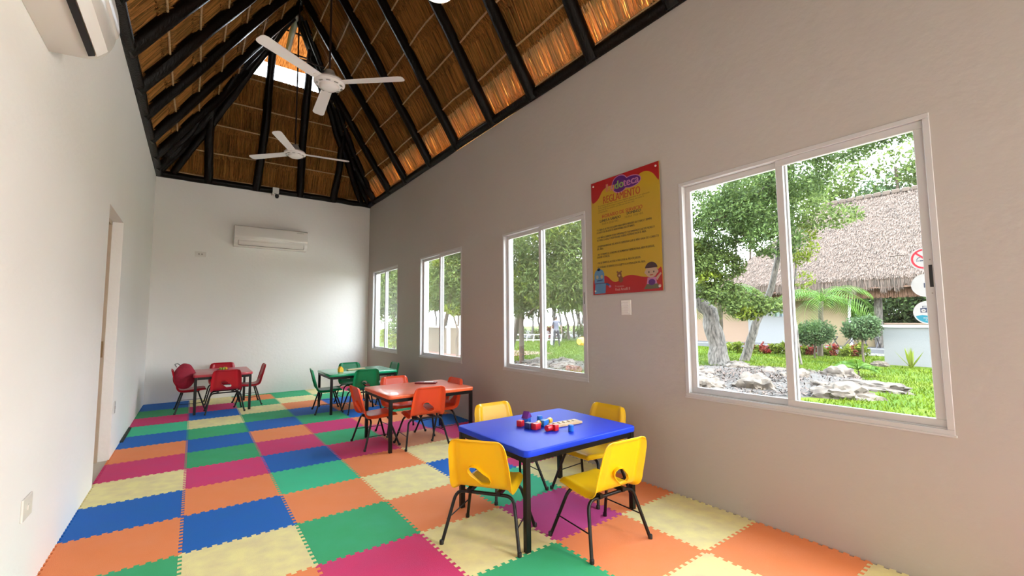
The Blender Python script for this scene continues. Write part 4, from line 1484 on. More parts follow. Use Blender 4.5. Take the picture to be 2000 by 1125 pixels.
foliage(t, [(13, 7.5, 4.9, 1.0, 0.9, 0.7), (13, 6.5, 4.3, 1.1, 0.9, 0.9), (13, 5.5, 4.3, 1.0, 0.9, 0.7), (12.8, 5.1, 3.5, 0.9, 0.75, 0.45), (13, 4.5, 5.2, 1.0, 0.8, 0.55), (13, 3.4, 5.8, 1.0, 0.9, 0.45), (13, 2.3, 5.9, 1, 0.8, 0.4), (13, 5.6, 5.3, 1.0, 1.0, 0.6)], 26000, 0.10, 0.046, M_LEAFD, 3)
foliage(t, [(13, 7.6, 3.4, 0.9, 0.7, 0.6), (13, 6.8, 3.0, 0.8, 0.7, 0.5), (12.9, 6.0, 1.75, 0.6, 0.62, 0.42), (12.9, 6.7, 2.15, 0.6, 0.6, 0.4), (12.9, 5.35, 1.7, 0.5, 0.4, 0.25), (12.9, 7.3, 2.3, 0.5, 0.4, 0.3)], 12000, 0.10, 0.05, M_LEAFM, 4)
foliage(t, [(12.7, 6.9, 2.6, 0.5, 0.35, 0.25), (12.7, 7.5, 3.5, 0.5, 0.4, 0.3), (12.7, 5.8, 1.5, 0.4, 0.3, 0.2)], 1500, 0.12, 0.06, M_LEAFY, 5)
# slanted thin tree
t = thing('slanting_tree', 'slender tree with pale trunk slanting to the right, behind the rocks', 'tree')
MB().tube(bend([(15.65, 7.42, GZ), (15.65, 7.0, 1.05), (15.65, 6.36, 2.43), (15.5, 5.9, 4.6)], 14, 0.06, 2), [0.16 - 0.007 * i for i in range(15)], 10).build('trunk', M_BARKW, t, smooth=True)
foliage(t, [(15.4, 5.9, 5.2, 1.2, 1.3, 0.9), (15.4, 4.6, 4.4, 0.9, 0.9, 0.35), (15.5, 6.8, 6.0, 1.2, 1.2, 0.7)], 7000, 0.13, 0.055, M_LEAFM, 6)
t = thing('sapling', 'thin pale sapling standing just right of the big window mullion', 'tree')
MB().tube(bend([(15.72, 5.68, GZ), (15.72, 5.78, 1.5), (15.72, 5.66, 3.0), (15.7, 5.72, 4.3)], 12, 0.10, 8), [0.035 - 0.001 * i for i in range(13)], 7).build('trunk', M_BARKW, t, smooth=True)
foliage(t, [(15.7, 5.6, 3.9, 0.6, 0.6, 0.8), (15.7, 5.5, 2.6, 0.4, 0.4, 0.3)], 900, 0.13, 0.05, M_LEAFY, 9)


# palms
def palm(name, label, base, crown, r, nf, fl_, seed, droop=1.0, m=M_PALM):
    t = thing(name, label, 'palm', (0, 0, 0))
    MB().tube(bend([base, crown], 8, 0.04, seed), [r * (1 - 0.03 * i) for i in range(9)], 10).build('trunk', M_BARK, t, smooth=True)
    rr = random.Random(seed)
    for k in range(nf):
        az = 2 * PI * k / nf + rr.uniform(-0.2, 0.2)
        el = rr.uniform(0.35, 1.15)
        Lx = fl_ * rr.uniform(0.8, 1.1)
        pts = []
        d = Vector((math.cos(az), math.sin(az), 0))
        p = Vector(crown)
        e = el
        for i in range(13):
            pts.append(p.copy())
            p += (d * math.cos(e) + Vector((0, 0, math.sin(e)))) * Lx / 12
            e -= 0.19 * droop
        V = []
        for i in range(2, 12):
            for sub in (0.0, 0.5):
                c_ = pts[i].lerp(pts[i + 1], sub)
                tan = (pts[i + 1] - pts[i]).normalized()
                side = tan.cross(Vector((0, 0, 1))).normalized()
                ll = Lx * 0.34 * math.sin(PI * (i + sub - 1) / 11.5) + 0.05
                for sg in (-1, 1):
                    tip = c_ + side * sg * ll * 0.8 + tan * ll * 0.45 - Vector((0, 0, ll * 0.42))
                    mid = c_.lerp(tip, 0.5) + Vector((0, 0, ll * 0.08))
                    V.append([c_, mid + tan * 0.014, tip, mid - tan * 0.014])
        b = MB()
        for qd in V:
            b.add(qd, [(0, 1, 2, 3)])
        b.tube(pts, [0.014 * (1 - i / 14) for i in range(13)], 4)
        b.build('frond', m, t)
    return t


palm('palm', 'feathery palm with arching fronds in the middle of the big window', (19.6, 6.42, GZ), (19.4, 6.22, 2.0), 0.10, 16, 2.1, 3)
palm('palm', 'palm with drooping fronds behind the white-barked tree at left', (16.4, 8.75, GZ), (16.3, 8.5, 2.3), 0.12, 16, 2.3, 7)
palm('young_palm', 'young palm seedling growing in the lawn before the planter wall', (13.6, 3.65, GZ), (13.6, 3.65, 0.05), 0.02, 9, 0.6, 11, 0.6)
t = thing('agave', 'pointed yellow-green agave in front of the white planter wall', 'plant')
for k in range(9):
    az = 2 * PI * k / 9
    e = 1.0 + 0.25 * (k % 3)
    tip = Vector((math.cos(az) * 0.45 * math.cos(e) * 1.6, math.sin(az) * 0.45 * math.cos(e) * 1.6, 0.62 * math.sin(e)))
    sd = Vector((-math.sin(az), math.cos(az), 0)) * 0.035
    o_ = Vector((16.95, 3.28, GZ))
    MB().add([o_ - sd, o_ + sd, o_ + tip * 0.5 + sd * 1.1, o_ + tip, o_ + tip * 0.5 - sd * 1.1], [(0, 1, 2, 3, 4)]).build('leaf', M_LEAFY, t)

# clipped round bushes
for (x, y, z, r, lab) in ((18.6, 6.25, 0.80, 0.66, 'clipped bushy shrub just right of the big window mullion'), (17.0, 4.40, 1.04, 0.50, 'round clipped lollipop bush before the dark opening')):
    t = thing('round_bush', lab, 'bush')
    MB().tube(bend([(x, y, GZ), (x, y, z)], 6, 0.02, x), 0.03, 8).build('stem', M_BARK, t, smooth=True)
    foliage(t, [(x, y, z, r, r, r * 0.75), (x, y + r * 0.45, z - 0.1, r * 0.6, r * 0.65, r * 0.55), (x, y - r * 0.4, z + 0.12, r * 0.6, r * 0.65, r * 0.6)], int(4600 * r / 0.5), 0.085, 0.04, M_LEAFB, int(x * 10), shell=0.25)
# croton row
rnd = random.Random(3)
for i in range(15):
    f = i / 14
    x = 19.0 + 1.6 * f + rnd.uniform(-0.1, 0.1)
    y = 9.6 - 4.3 * f + rnd.uniform(-0.1, 0.1)
    red = i in (2, 4, 7, 9, 11, 13)
    t = thing('croton', 'low red-leaved plant in the row before the hut' if red else 'low yellow-green plant in the row before the hut', 'plant', (0, 0, 0), 0, 'low plants in the row before the hut')
    foliage(t, [(x, y, GZ + 0.24, 0.26, 0.26, 0.26)], 420, 0.13, 0.05, M_REDLEAF if red else M_LEAFY, i, shell=0.2)
    MB().tube([(x, y, GZ), (x, y, GZ + 0.25)], 0.012, 5).build('stem', M_BARK, t)

# planter wall
t = thing('planter_wall', 'low white rendered planter wall at the right of the big window', 'wall')
MB().box((17.6, -4, GZ), (17.9, 4.02, 1.06)).build('face', M_STUCCO, t)
MB().box((17.55, -4, 1.06), (17.95, 4.05, 1.12)).build('coping', M_WALLOUT, t)
MB().box((19.3, -4, GZ), (19.6, 4.02, 1.06)).build('face', M_STUCCO, t)

# thatched hut
hut = thing('thatched_hut', 'large thatched hut with pale walls across the lawn', 'building')
MB().box((22.5, -8, GZ), (33, 15.5, 0.07)).build('slab', mat('grey_slab', (0.34, 0.33, 0.34), 0.8), hut)
hw_ = MB().box((24.5, 6.75, 0.07), (24.75, 9.05, 3.2)).build('wall_panel', M_HUTO, hut)
MB().box((24.46, 9.05, 0.07), (24.75, 9.45, 3.2)).box((24.46, 9.45, 0.07), (24.75, 9.95, 1.45)).box((24.46, 9.45, 2.15), (24.75, 9.95, 3.2)).box((24.46, 9.95, 0.07), (24.75, 11.3, 3.2)).build('wall_panel', M_HUTW, hut)
MB().box((24.5, 11.3, 0.07), (24.75, 15.2, 3.2)).build('wall_panel', M_HUTP, hut)
wv = MB()
wv.box((24.44, 9.43, 1.43), (24.5, 9.97, 1.47)).box((24.44, 9.43, 2.13), (24.5, 9.97, 2.17)).box((24.44, 9.43, 1.43), (24.5, 9.47, 2.17)).box((24.44, 9.93, 1.43), (24.5, 9.97, 2.17)).box((24.44, 9.68, 1.43), (24.5, 9.71, 2.17))
wn = wv.build('window', M_HUTW, hut)
MB().box((24.55, 9.45, 1.45), (24.57, 9.95, 2.15)).build('pane', mat('blue_grey_glass', (0.10, 0.16, 0.19), 0.15), wn)
MB().box((24.4, -8, 0.07), (24.6, 6.75, 1.08)).build('low_wall', M_HUTO, hut)
MB().box((24.35, -8, 1.08), (24.65, 6.75, 1.13)).build('sill', M_HUTP, hut)
MB().box((24.47, 7.35, 1.95), (24.5, 7.45, 2.25)).build('wall_lamp', M_DARK, hut)
for y in (5.68, 6.70, 1.5, -2.5):
    MB().tube(bend([(24.3, y, 0.07), (24.3, y - 0.05, 3.3)], 8, 0.06, y), 0.15 if y == 5.68 else 0.06, 10, wob=0.2).build('post', M_BARKW if y == 5.68 else M_FRAME, hut, smooth=True)
# roof: eave x=23, z=2.85 ; ridge x=27.6, z=7.5
EX, EZ, RX, RZ = 22.9, 2.95, 27.6, 7.55
ypk, yhip = 8.35, 12.6
b = MB()
v = [(EX, -8, EZ), (EX, yhip, EZ), (RX, ypk, RZ), (RX, -8, RZ), (2 * RX - EX, -8, EZ), (2 * RX - EX, yhip, EZ)]
b.add(v, [(0, 3, 2, 1), (3, 4, 5, 2), (1, 2, 5)])
v2 = [(x, y, z - 0.35) for x, y, z in v]
b.add(v2, [(0, 1, 2, 3), (3, 2, 5, 4), (1, 5, 2)])
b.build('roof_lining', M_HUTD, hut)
R = np.random.default_rng(5)
n = 42000
u_ = R.random(n)
sl = np.array([RX - EX, 0, RZ - EZ])
yy = -3 + (yhip - 0.0 + 3) * R.random(n)
ok = yy < yhip - (yhip - ypk) * u_
u_, yy = u_[ok], yy[ok]
n = len(u_)
c = np.array([EX, 0, EZ]) + sl * u_[:, None] + np.stack([np.zeros(n), yy, np.full(n, 0.0)], 1)
nrm = unit(np.array([[-(RZ - EZ), 0, RX - EX]]))
c = c + nrm * (0.03 + 0.06 * R.random(n))[:, None]
dd = unit(-sl + R.normal(0, 0.8, (n, 3)))
sv = unit(np.cross(dd, nrm))
Lg = (0.14 + 0.14 * R.random(n))[:, None]
Wg = 0.014
t1 = np.stack([c - dd * Lg * 0.5, c + sv * Wg, c + dd * Lg * 0.5 + nrm * 0.02, c - sv * Wg], 1)
# hip end and eave fringe
m_ = 9000
u2 = R.random(m_)
v3 = R.random(m_)
A_, B_, C_ = np.array([EX, yhip, EZ]), np.array([2 * RX - EX, yhip, EZ]), np.array([RX, ypk, RZ])
c2 = A_ + (B_ - A_) * (u2 * (1 - v3))[:, None] * 0.6 + (C_ - A_) * v3[:, None] + np.array([0, 0.05, 0.05])
d2 = unit(np.array([0, 1.0, -1.1]) + R.normal(0, 0.3, (m_, 3)))
s2 = unit(np.cross(d2, np.array([0, 0.7, 0.7])))
t2 = np.stack([c2 - d2 * 0.2, c2 + s2 * Wg, c2 + d2 * 0.2, c2 - s2 * Wg], 1)
m_ = 9000
yf = -3 + (yhip + 3) * R.random(m_)
clump = 0.16 * np.sin(yf * 9) * np.sin(yf * 3.7 + 1) + 0.06 * np.sin(yf * 31)
c3 = np.stack([np.full(m_, EX) + 0.10 * R.random(m_), yf, EZ + 0.1 + 0.05 * R.random(m_)], 1)
ln = 0.42 + clump + 0.14 * R.random(m_)
tip = c3 + np.stack([-0.05 + 0.12 * R.random(m_), R.normal(0, 0.05, m_), -ln], 1)
md = (c3 + tip) / 2
wv_ = np.array([0, 0.02, 0])
t3 = np.stack([c3 - wv_, c3 + wv_, tip + wv_ * 0.3, tip - wv_ * 0.3], 1)
o = link('thatch', quads_mesh('thatch', np.concatenate([t1, t2, t3]), M_HUTS), hut)
o['kind'] = 'stuff'
b = MB()
b.add([(EX, -8, EZ + 0.03), (EX, yhip, EZ + 0.03), (RX, ypk, RZ + 0.03), (RX, -8, RZ + 0.03)], [(0, 3, 2, 1)])
b.add([(EX, yhip, EZ + 0.03), (2 * RX - EX, yhip, EZ + 0.03), (RX, ypk, RZ + 0.03)], [(0, 2, 1)])
b.build('thatch_layer', M_HUTS, hut)
# ridge caps
for i in range(34):
    y = ypk - 0.1 - i * 0.36
    MB().box((RX - 0.26, y - 0.15, RZ - 0.12), (RX + 0.26, y + 0.15, RZ + 0.10), M=None).build('ridge_bundle', M_HUTS, hut, bevel=0.05, segs=2)
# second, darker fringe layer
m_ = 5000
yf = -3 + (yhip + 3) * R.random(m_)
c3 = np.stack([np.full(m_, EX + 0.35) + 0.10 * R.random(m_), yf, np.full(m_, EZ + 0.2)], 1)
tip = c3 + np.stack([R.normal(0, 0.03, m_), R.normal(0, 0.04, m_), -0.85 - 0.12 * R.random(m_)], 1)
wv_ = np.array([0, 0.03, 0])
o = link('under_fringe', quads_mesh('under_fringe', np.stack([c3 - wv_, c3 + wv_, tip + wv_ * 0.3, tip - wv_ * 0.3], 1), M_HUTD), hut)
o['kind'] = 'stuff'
# dark folding chairs and table under the eave
M_FURN = mat('dark_furniture', (0.035, 0.028, 0.03), 0.5)


def fold_chair(x, y, rz, lab):
    t = thing('patio_chair', lab, 'chair', (x, y, 0.07), rz, 'dark patio chairs at the hut')
    for sd in (-1, 1):
        MB().tube([(sd * 0.22, -0.22, 0), (sd * 0.22, 0.20, 0.45)], 0.022, 6).build('leg', M_FURN, t)
        MB().tube([(sd * 0.20, 0.24, 0), (sd * 0.20, -0.10, 0.45), (sd * 0.20, -0.26, 0.90)], 0.022, 6).build('leg', M_FURN, t)
    for k in range(6):
        MB().box((-0.20, -0.18 + k * 0.065, 0.44), (0.20, -0.135 + k * 0.065, 0.46)).build('seat_slat', M_FURN, t)
    for k in range(3):
        z = 0.60 + k * 0.11
        MB().box((-0.20, -0.165 - k * 0.04, z), (0.20, -0.150 - k * 0.04, z + 0.07)).build('back_slat', M_FURN, t)


fold_chair(23.6, 7.3, -0.4 + PI / 2 * 3, 'dark folding patio chair left of the lollipop bush')
fold_chair(23.5, 5.75, PI / 2, 'dark folding patio chair by the planter wall')
t = thing('patio_table', 'dark folding patio table behind the lollipop bush', 'table', (23.5, 6.45, 0.07))
MB().box((-0.30, -0.30, 0.70), (0.30, 0.30, 0.73)).build('tabletop', M_FURN, t)
for sd in (-1, 1):
    MB().tube([(sd * 0.25, -0.28, 0), (sd * 0.25, 0.26, 0.70)], 0.02, 6).build('leg', M_FURN, t)
    MB().tube([(sd * 0.24, 0.28, 0), (sd * 0.24, -0.26, 0.70)], 0.02, 6).build('leg', M_FURN, t)

# hanging round signs just outside the big window
sg = thing('hanging_signs', 'chain of three round white signs hanging outside the big window', 'sign', (3.50, 0.580, 0))
M_SW = mat('white_sign', (0.85, 0.85, 0.86), 0.4)
I_SR = mat('sign_red', (0.70, 0.03, 0.06), 0.4)
I_ST = mat('sign_teal', (0.02, 0.25, 0.36), 0.4)
I_SN = mat('sign_dark', (0.04, 0.05, 0.10), 0.4)
SM = Matrix(((0, 0, -1, 0), (-1, 0, 0, 0), (0, 1, 0, 0), (0, 0, 0, 1)))


def sgn_part(name, me_or_b, m, par, z, M2=Matrix()):
    me = me_or_b.mesh(name, m) if isinstance(me_or_b, MB) else me_or_b
    if not isinstance(me_or_b, MB):
        me.materials.clear()
        me.materials.append(m)
    me.transform(SM @ M2)
    o = link(name, me, par)
    return o


for k, zc in enumerate((1.703, 1.544, 1.382)):
    rr = 0.069
    dsc = MB().lathe([(rr, -0.002), (rr, 0.002)], 40, SM @ Matrix.Translation((0, zc, 0))).build('sign_disc', M_SW, sg)
    Tz = Matrix.Translation((0, zc, 0))
    if k == 0:
        b = MB()
        n = 40
        vs = []
        for r_ in (0.060, 0.050):
            vs += [(r_ * math.cos(2 * PI * i / n), r_ * math.sin(2 * PI * i / n), 0.0026) for i in range(n)]
        b.add(vs, [(i, (i + 1) % n, n + (i + 1) % n, n + i) for i in range(n)])
        b.box((-0.054, -0.005, 0.0026), (0.054, 0.005, 0.0029), M=Matrix.Rotation(-PI / 4, 4, 'Z'))
        sgn_part('prohibition_ring', b, I_SR, dsc, 0, Tz)
        b = MB().box((-0.022, -0.014, 0.0023), (0.034, -0.007, 0.0025)).box((-0.030, -0.014, 0.0023), (-0.027, -0.007, 0.0025)).box((-0.036, -0.014, 0.0023), (-0.033, -0.007, 0.0025))
        b.tube([(-0.034, -0.004, 0.0024), (-0.030, 0.006, 0.0024), (-0.015, 0.012, 0.0024), (0.0, 0.012, 0.0024)], 0.0015, 4)
        sgn_part('cigarette', b, I_SN, dsc, 0, Tz)
    if k == 1:
        sgn_part('pictogram', MB().box((-0.012, -0.014, 0.0023), (0.03, 0.014, 0.0025)), I_SN, dsc, 0, Tz)
    if k == 2:
        seg = [(0.062 * math.cos(a_), 0.062 * math.sin(a_)) for a_ in [PI + 0.35 + (PI - 0.7) * i / 20 for i in range(21)]]
        seg += [(0.03, -0.015), (0.0, -0.020), (-0.03, -0.014)]
        me = MB().prism(seg, 0.0022, 0.0024)
        sgn_part('teal_band', me, I_ST, dsc, 0, Tz)
        b = MB()
        b.box((-0.036, 0.0, 0.0023), (0.036, 0.026, 0.0025)).box((-0.026, 0.026, 0.0023), (0.026, 0.029, 0.0025)).box((-0.026, 0.029, 0.0023), (-0.023, 0.036, 0.0025)).box((0.023, 0.029, 0.0023), (0.026, 0.036, 0.0025)).box((-0.026, 0.036, 0.0023), (0.026, 0.039, 0.0025))
        sgn_part('radio_pictogram', b, I_SN, dsc, 0, Tz)
        b = MB()
        for xx in (-0.022, 0.022):
            b.lathe([(0.010, 0.0026), (0.010, 0.0028), (0.004, 0.0028), (0.004, 0.0026)], 20, Matrix.Translation((xx, 0.012, 0)))
        for q in range(3):
            b.box((-0.008, 0.005 + q * 0.007, 0.0026), (0.008, 0.008 + q * 0.007, 0.0028))
        sgn_part('speaker_rings', b, M_SW, dsc, 0, Tz)
        sgn_part('lettering', text_mesh('VOLUMEN', 0.011, 'CENTER', 0.0003), M_SW, dsc, 0, Matrix.Translation((0, zc - 0.036, 0.0026)))
        sgn_part('lettering', text_mesh('A 10.00', 0.010, 'CENTER', 0.0003), M_SW, dsc, 0, Matrix.Translation((0, zc - 0.048, 0.0026)))
b = MB()
for z0, z1 in ((1.609, 1.638), (1.447, 1.480)):
    b.box((-0.003, -0.004, z0), (0.003, 0.004, z1))
b.box((-0.002, -0.003, 1.77), (0.002, 0.003, 3.36))
b.build('chain_link', mat('grey_chain', (0.1, 0.09, 0.12), 0.5), sg)
MB().tube([(0, 0.07, 1.735), (0, 0.16, 1.737)], 0.0025, 5).build('cord', M_BARK, sg)

# ------------------------------------------------------------------ view through the second window
t = thing('leafy_tree', 'dense leafy tree with thin trunk filling the second window', 'tree')
MB().tube(bend([(9.0, 11.66, GZ), (9.0, 11.64, 1.3), (9.0, 11.5, 2.6)], 8, 0.04, 2), 0.085, 10).build('trunk', M_BARK, t, smooth=True)
MB().tube(bend([(10.2, 14.0, GZ), (10.0, 13.2, 1.2), (9.6, 12.2, 2.4)], 8, 0.04, 5), 0.10, 8).build('trunk', M_BARK, t, smooth=True)
MB().tube(bend([(9.0, 11.4, 1.5), (8.9, 10.6, 1.9), (8.9, 9.8, 2.3)], 8, 0.04, 9), 0.03, 8).build('branch', M_BARK, t, smooth=True)
foliage(t, [(9.2, 11.7, 2.5, 1.0, 1.0, 1.1), (9.2, 10.4, 2.6, 1.0, 0.9, 1.0), (9.2, 9.5, 2.4, 1.0, 0.8, 0.9), (9.2, 10.9, 4.0, 1.1, 1.2, 0.9), (9.2, 9.4, 3.9, 1.0, 1.0, 0.8), (9.2, 12.5, 3.8, 1.0, 1.0, 0.9), (9.2, 8.9, 3.0, 0.8, 0.6, 1.2), (9.1, 11.5, 1.7, 0.7, 0.5, 0.3)], 34000, 0.15, 0.034, M_LEAFM, 21, shell=0.35)
foliage(t, [(9.0, 11.2, 2.8, 0.7, 0.5, 0.7), (9.0, 9.6, 4.2, 1, 1, 0.6), (8.8, 10.2, 2.0, 0.5, 0.7, 0.3)], 2500, 0.15, 0.05, M_LEAFY, 22)

# person seen from behind on the lawn


def person():
    t = thing('person', 'person in grey-blue shirt and dark trousers standing on the lawn, seen through the second window', 'person', (16.47, 18.09, GZ), math.radians(-42))
    J = {}
    V, E, Rr = [], [], []

    def add(p, r, prev=None):
        V.append(p)
        Rr.append(r)
        if prev is not None:
            E.append((prev, len(V) - 1))
        return len(V) - 1
    pel = add((0, 0, 0.90), (0.155, 0.115))
    wst = add((0, 0, 1.08), (0.135, 0.10), pel)
    chs = add((0, 0, 1.28), (0.165, 0.11), wst)
    shb = add((0, 0, 1.40), (0.12, 0.09), chs)
    nk = add((0, 0.0, 1.48), (0.055, 0.055), shb)
    hd0 = add((0, 0.0, 1.56), (0.07, 0.085), nk)
    hd1 = add((0, -0.005, 1.63), (0.078, 0.095), hd0)
    add((0, -0.01, 1.70), (0.05, 0.06), hd1)
    for s in (-1, 1):
        hp = add((s * 0.09, 0, 0.84), (0.095, 0.10), pel)
        kn = add((s * 0.125, -0.01, 0.48), (0.060, 0.062), hp)
        cf = add((s * 0.14, 0.02, 0.33), (0.055, 0.058), kn)
        ak = add((s * 0.16, 0.02, 0.09), (0.035, 0.038), cf)
        he = add((s * 0.16, 0.03, 0.04), (0.036, 0.036), ak)
        add((s * 0.175, -0.13, 0.03), (0.035, 0.026), he)
        sh = add((s * 0.175, 0, 1.39), (0.062, 0.06), shb)
        el = add((s * 0.25, 0.02, 1.12), (0.042, 0.042), sh)
        wr = add((s * 0.29, -0.06, 0.90), (0.028, 0.028), el)
        pm = add((s * 0.30, -0.08, 0.83), (0.036, 0.022), wr)
        for q in range(4):
            f0 = add((s * 0.30 + (q - 1.5) * 0.004, -0.105 + q * 0.018, 0.785), (0.009, 0.009), pm)
            add((s * 0.295 + (q - 1.5) * 0.004, -0.105 + q * 0.018, 0.745 + 0.006 * abs(q - 1.3)), (0.008, 0.008), f0)
        th = add((s * 0.29, -0.12, 0.825), (0.010, 0.010), pm)
        add((s * 0.285, -0.135, 0.79), (0.008, 0.008), th)
    me = bpy.data.meshes.new('body')
    me.from_pydata(V, E, [])
    o = bpy.data.objects.new('body', me)
    C.objects.link(o)
    md = o.modifiers.new('skin', 'SKIN')
    for i, sv_ in enumerate(me.skin_vertices[0].data):
        sv_.radius = Rr[i]
        sv_.use_root = (i == 0)
    md.use_smooth_shade = True
    sb = o.modifiers.new('sub', 'SUBSURF')
    sb.levels = sb.render_levels = 1
    dg = bpy.context.evaluated_depsgraph_get()
    me2 = bpy.data.meshes.new_from_object(o.evaluated_get(dg))
    bpy.data.objects.remove(o)
    ms = [mat('person_skin', (0.34, 0.19, 0.13), 0.6), mat('grey_blue_shirt', (0.17, 0.17, 0.24), 0.8), mat('pale_hem', (0.35, 0.33, 0.38), 0.8), mat('dark_trousers', (0.045, 0.035, 0.045), 0.8), M_DARK]
    for m in ms:
        me2.materials.append(m)
    for p in me2.polygons:
        c_ = p.center
        i = 0
        if c_.z < 0.075:
            i = 4
        elif c_.z < 0.91 and abs(c_.x) < 0.235:
            i = 3
        elif c_.z < 0.99 and abs(c_.x) < 0.20:
            i = 2
        elif c_.z < 1.45 and (abs(c_.x) < 0.20 or c_.z > 1.20):
            i = 1
        p.material_index = i
        p.use_smooth = True
    link('body', me2, t)
    MB().lathe([(0.0, 0.125), (0.05, 0.115), (0.085, 0.07), (0.094, 0.02), (0.085, -0.04), (0.06, -0.07)], 16, Matrix.Translation((0, 0.012, 1.62)) @ Matrix.Diagonal((0.95, 1.08, 1, 1))).build('hair', mat('dark_hair', (0.02, 0.013, 0.01), 0.6), t, smooth=True)
    b = MB()
    for sd in (-1, 1):
        b.lathe([(0.0, 0.008), (0.008, 0.0), (0.0, -0.008)], 8, Matrix.Translation((sd * 0.03, -0.098, 1.62)))
    b.build('eyes', M_DARK, t)
    MB().add([(-0.012, -0.095, 1.585), (0.012, -0.095, 1.585), (0, -0.118, 1.585), (0, -0.097, 1.625)], [(0, 1, 2), (0, 2, 3), (2, 1, 3), (0, 3, 1)]).build('nose', ms[0], t)
    return t


person()
t = thing('leaning_board', 'pale blue-grey board leaning beside the standing person', 'board', (17.0, 19.1, GZ), 0.6)
MB().box((-0.28, -0.02, 0), (0.10, 0.02, 1.0), M=Matrix.Rotation(0.35, 4, 'Y') @ Matrix.Shear('XY', 4, (0, 0))).build('panel', mat('blue_grey_board', (0.35, 0.42, 0.48), 0.6), t)
t = thing('yellow_play_toy', 'bright yellow rounded toy at the right edge of the second window', 'toy', (18.2, 17.75, GZ))
MB().lathe([(0.0, 0.0), (0.22, 0.02), (0.34, 0.16), (0.32, 0.34), (0.20, 0.46), (0.0, 0.50)], 18).build('body', mat('bright_yellow', (0.85, 0.50, 0.01), 0.4), t, smooth=True)
MB().lathe([(0.16, 0.0), (0.16, 0.04), (0.06, 0.04)], 16, Matrix.Translation((-0.30, -0.05, 0.24)) @ Matrix.Rotation(-PI / 2, 4, 'Y')).build('opening_rim', mat('orange_rim', (0.8, 0.25, 0.01), 0.4), t)
t = thing('rail_fence', 'low white rail fence across the lawn in the second window', 'fence', (0, 0, 0))
fa, fb = Vector((17.6, 24.6, GZ)), Vector((20.6, 22.2, GZ))
for z in (0.12, 0.50):
    MB().tube([fa + Vector((0, 0, z)), fb + Vector((0, 0, z))], 0.035, 6).build('rail', M_FRAME, t)
for i in range(9):
    p = fa.lerp(fb, i / 8)
    MB().tube([p, p + Vector((0.08, -0.06, 0.55))], 0.03, 6).build('post', M_FRAME, t)

# ------------------------------------------------------------------ third and fourth windows
t = thing('shade_tree', 'leafy tree with forked trunk in the third window', 'tree')
MB().tube(bend([(7.3, 14.2, GZ), (7.2, 14.0, 0.9), (7.1, 13.3, 1.9), (7.0, 12.9, 2.6)], 9, 0.06, 1), 0.06, 9).build('trunk', M_BARK, t, smooth=True)
MB().tube(bend([(7.0, 12.45, GZ), (7.0, 12.55, 0.9), (7.0, 12.9, 1.8)], 9, 0.10, 3), 0.035, 8).build('trunk', M_BARK, t, smooth=True)
foliage(t, [(7.1, 14.2, 3.0, 0.7, 0.7, 0.9), (7.1, 13.2, 2.9, 0.8, 0.8, 0.9), (7.1, 12.4, 3.0, 0.7, 0.7, 0.9), (7.1, 13.6, 4.1, 0.8, 0.9, 0.7), (7.1, 12.3, 4.1, 0.8, 0.8, 0.7), (7.1, 12.6, 1.9, 0.4, 0.35, 0.25), (7.1, 14.3, 2.0, 0.5, 0.4, 0.25)], 17000, 0.14, 0.042, M_LEAFM, 31, shell=0.35)
foliage(t, [(6.9, 12.6, 1.75, 0.35, 0.3, 0.2), (6.9, 12.9, 3.3, 0.5, 0.6, 0.3)], 1100, 0.14, 0.06, M_LEAFY, 32)
M_BEI = mat('beige_garden_wall', (0.56, 0.42, 0.27), 0.85)
t = thing('garden_wall', 'low beige garden wall with white piers in the third window', 'wall')
MB().box((9.4, 16.4, GZ), (9.6, 21.5, 1.06)).build('face', M_BEI, t)
MB().box((9.36, 16.4, 1.06), (9.64, 21.5, 1.12)).build('coping', M_WALLOUT, t)
for y in (17.45, 16.3):
    MB().box((9.34, y, GZ), (9.66, y + 0.25, 1.15)).build('pier', M_WALLOUT, t)
MB().box((9.4, 14.5, GZ), (9.6, 16.3, 0.65)).build('face', M_BEI, t)
MB().box((9.36, 14.5, 0.65), (9.64, 16.3, 0.71)).build('coping', M_WALLOUT, t)
t = thing('bushy_tree', 'bushy green tree filling the fourth window, next to the back wall', 'tree')
MB().tube(bend([(7.5, 19.4, GZ), (7.4, 19.2, 2.4)], 6, 0.05, 1), 0.08, 8).build('trunk', M_BARK, t, smooth=True)
foliage(t, [(7.4, 18.6, 2.9, 0.9, 1.2, 1.2), (7.4, 20.2, 2.6, 0.9, 1.2, 1.3), (7.4, 19.4, 4.2, 0.9, 1.6, 0.7), (7.4, 18.3, 1.2, 0.7, 0.8, 0.5)], 12000, 0.16, 0.07, M_LEAFM, 41, shell=0.3)
foliage(t, [(7.2, 20.6, 2.3, 0.5, 0.6, 0.9), (7.2, 18.7, 0.7, 0.5, 1.0, 0.5)], 2500, 0.14, 0.06, M_LEAFY, 42)

# ------------------------------------------------------------------ trees beyond


def back_tree(x, y, h, r, m, seed, lab, nl=2600, thin=True):
    t = thing('background_tree', lab, 'tree', (x, y, GZ), 0, 'trees beyond the lawn')
    rr = random.Random(seed)
    MB().tube(bend([(0, 0, 0), (rr.uniform(-0.5, 0.5), rr.uniform(-0.5, 0.5), h * 0.75)], 8, 0.2, seed), 0.09 if thin else 0.16, 7).build('trunk', M_BARK if seed % 2 else M_BARKW, t, smooth=True)
    bl = []
    for k in range(6):
        bl.append((rr.uniform(-r, r) * 0.7, rr.uniform(-r, r) * 0.7, h * rr.uniform(0.55, 0.95), r * 0.6, r * 0.6, r * 0.42))
    foliage(t, bl, nl, 0.30, 0.13, m, seed, shell=0.4)


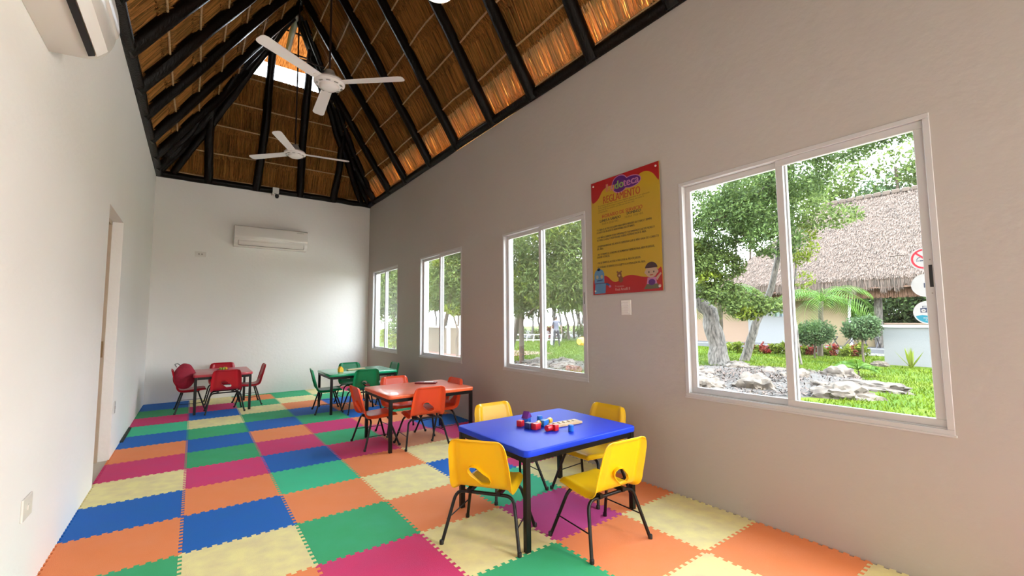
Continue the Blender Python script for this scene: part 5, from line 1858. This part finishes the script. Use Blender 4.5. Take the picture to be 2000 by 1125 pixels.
LAB = {3: 'tall blue-green tree rising behind the thatched hut', 0: 'dense dark green tree beyond the lawn', 1: 'mid green tree beyond the lawn', 2: 'light yellow-green tree beyond the lawn'}
MS = {3: M_LEAFB, 0: M_LEAFD, 1: M_LEAFM, 2: M_LEAFY}
rnd = random.Random(12)
pos = []
for i in range(17):                       # behind the second window
    f = i / 16
    pos.append((15 + 17 * f + rnd.uniform(-1, 1), 38 - 10 * f + rnd.uniform(-2, 2), rnd.uniform(5, 8), rnd.uniform(1.6, 2.4), rnd.choice((1, 1, 2))))
for i in range(8):                        # behind third and fourth windows
    pos.append((9.5 + i * 1.3 + rnd.uniform(-0.4, 0.4), 31 + rnd.uniform(-3, 4), rnd.uniform(4, 7), rnd.uniform(1.3, 2.0), rnd.choice((1, 2))))
for i in range(10):                       # behind the hut, tall
    pos.append((34 + rnd.uniform(-1, 3), -3 + i * 2.3 + rnd.uniform(-0.5, 0.5), rnd.uniform(11.5, 15.5), rnd.uniform(2.2, 3.0), rnd.choice((0, 1, 3))))
for i in range(5):
    pos.append((22 + rnd.uniform(-1, 3), 15 + i * 2.2, rnd.uniform(5, 8), rnd.uniform(1.6, 2.2), rnd.choice((0, 1))))
for i, (x, y, h, r, k) in enumerate(pos):
    place = 'behind the second window' if i < 17 else 'behind the third and fourth windows' if i < 25 else 'behind the thatched hut' if i < 35 else 'left of the thatched hut'
    back_tree(x, y, h, r, MS[k], 100 + i, LAB[k].replace('beyond the lawn', 'beyond the lawn, ' + place) if k != 3 else LAB[k])
# slender trunks and low growth at the far edge of the lawn
struct(MB().box((14, 27, GZ), (40, 60, GZ + 0.015)).build('forest_floor', M_MULCH))
rnd = random.Random(77)
for i in range(16):
    f = i / 15
    back_tree(17.5 + 8.5 * f + rnd.uniform(-0.3, 0.3), 30.5 - 6 * f + rnd.uniform(-0.6, 0.6), rnd.uniform(4.5, 6), 1.1, M_LEAFY if i % 3 else M_LEAFM, 500 + i, 'slender tree with thin bare trunk at the far edge of the lawn, second window', 900)
for i in range(9):
    t = thing('forest_shrub', 'low yellow-green shrub at the far edge of the lawn, second window', 'bush', (19 + i * 1.1 + rnd.uniform(-0.4, 0.4), 29.5 - i * 0.75, GZ), 0, 'shrubs at the far edge of the lawn')
    foliage(t, [(0, 0, 0.5, 0.7, 0.7, 0.6)], 500, 0.18, 0.07, M_LEAFY if i % 2 else M_REDLEAF if i == 4 else M_LEAFM, 700 + i, shell=0.2)
    MB().tube([(0, 0, 0), (0, 0, 0.6)], 0.02, 5).build('stem', M_BARK, t)
# shrubs closing the view through the hut opening
for i in range(9):
    t = thing('hedge_shrub', 'dark shrub seen through the open side of the hut', 'bush', (34.5, -3 + i * 2.0, GZ), 0, 'shrubs behind the hut')
    foliage(t, [(0, 0, 1.6, 1.3, 1.3, 2.2)], 5200, 0.28, 0.13, M_LEAFD, 300 + i, shell=0.3)
    MB().tube([(0, 0, 0), (0, 0, 1.6)], 0.05, 6).build('stem', M_BARK, t)
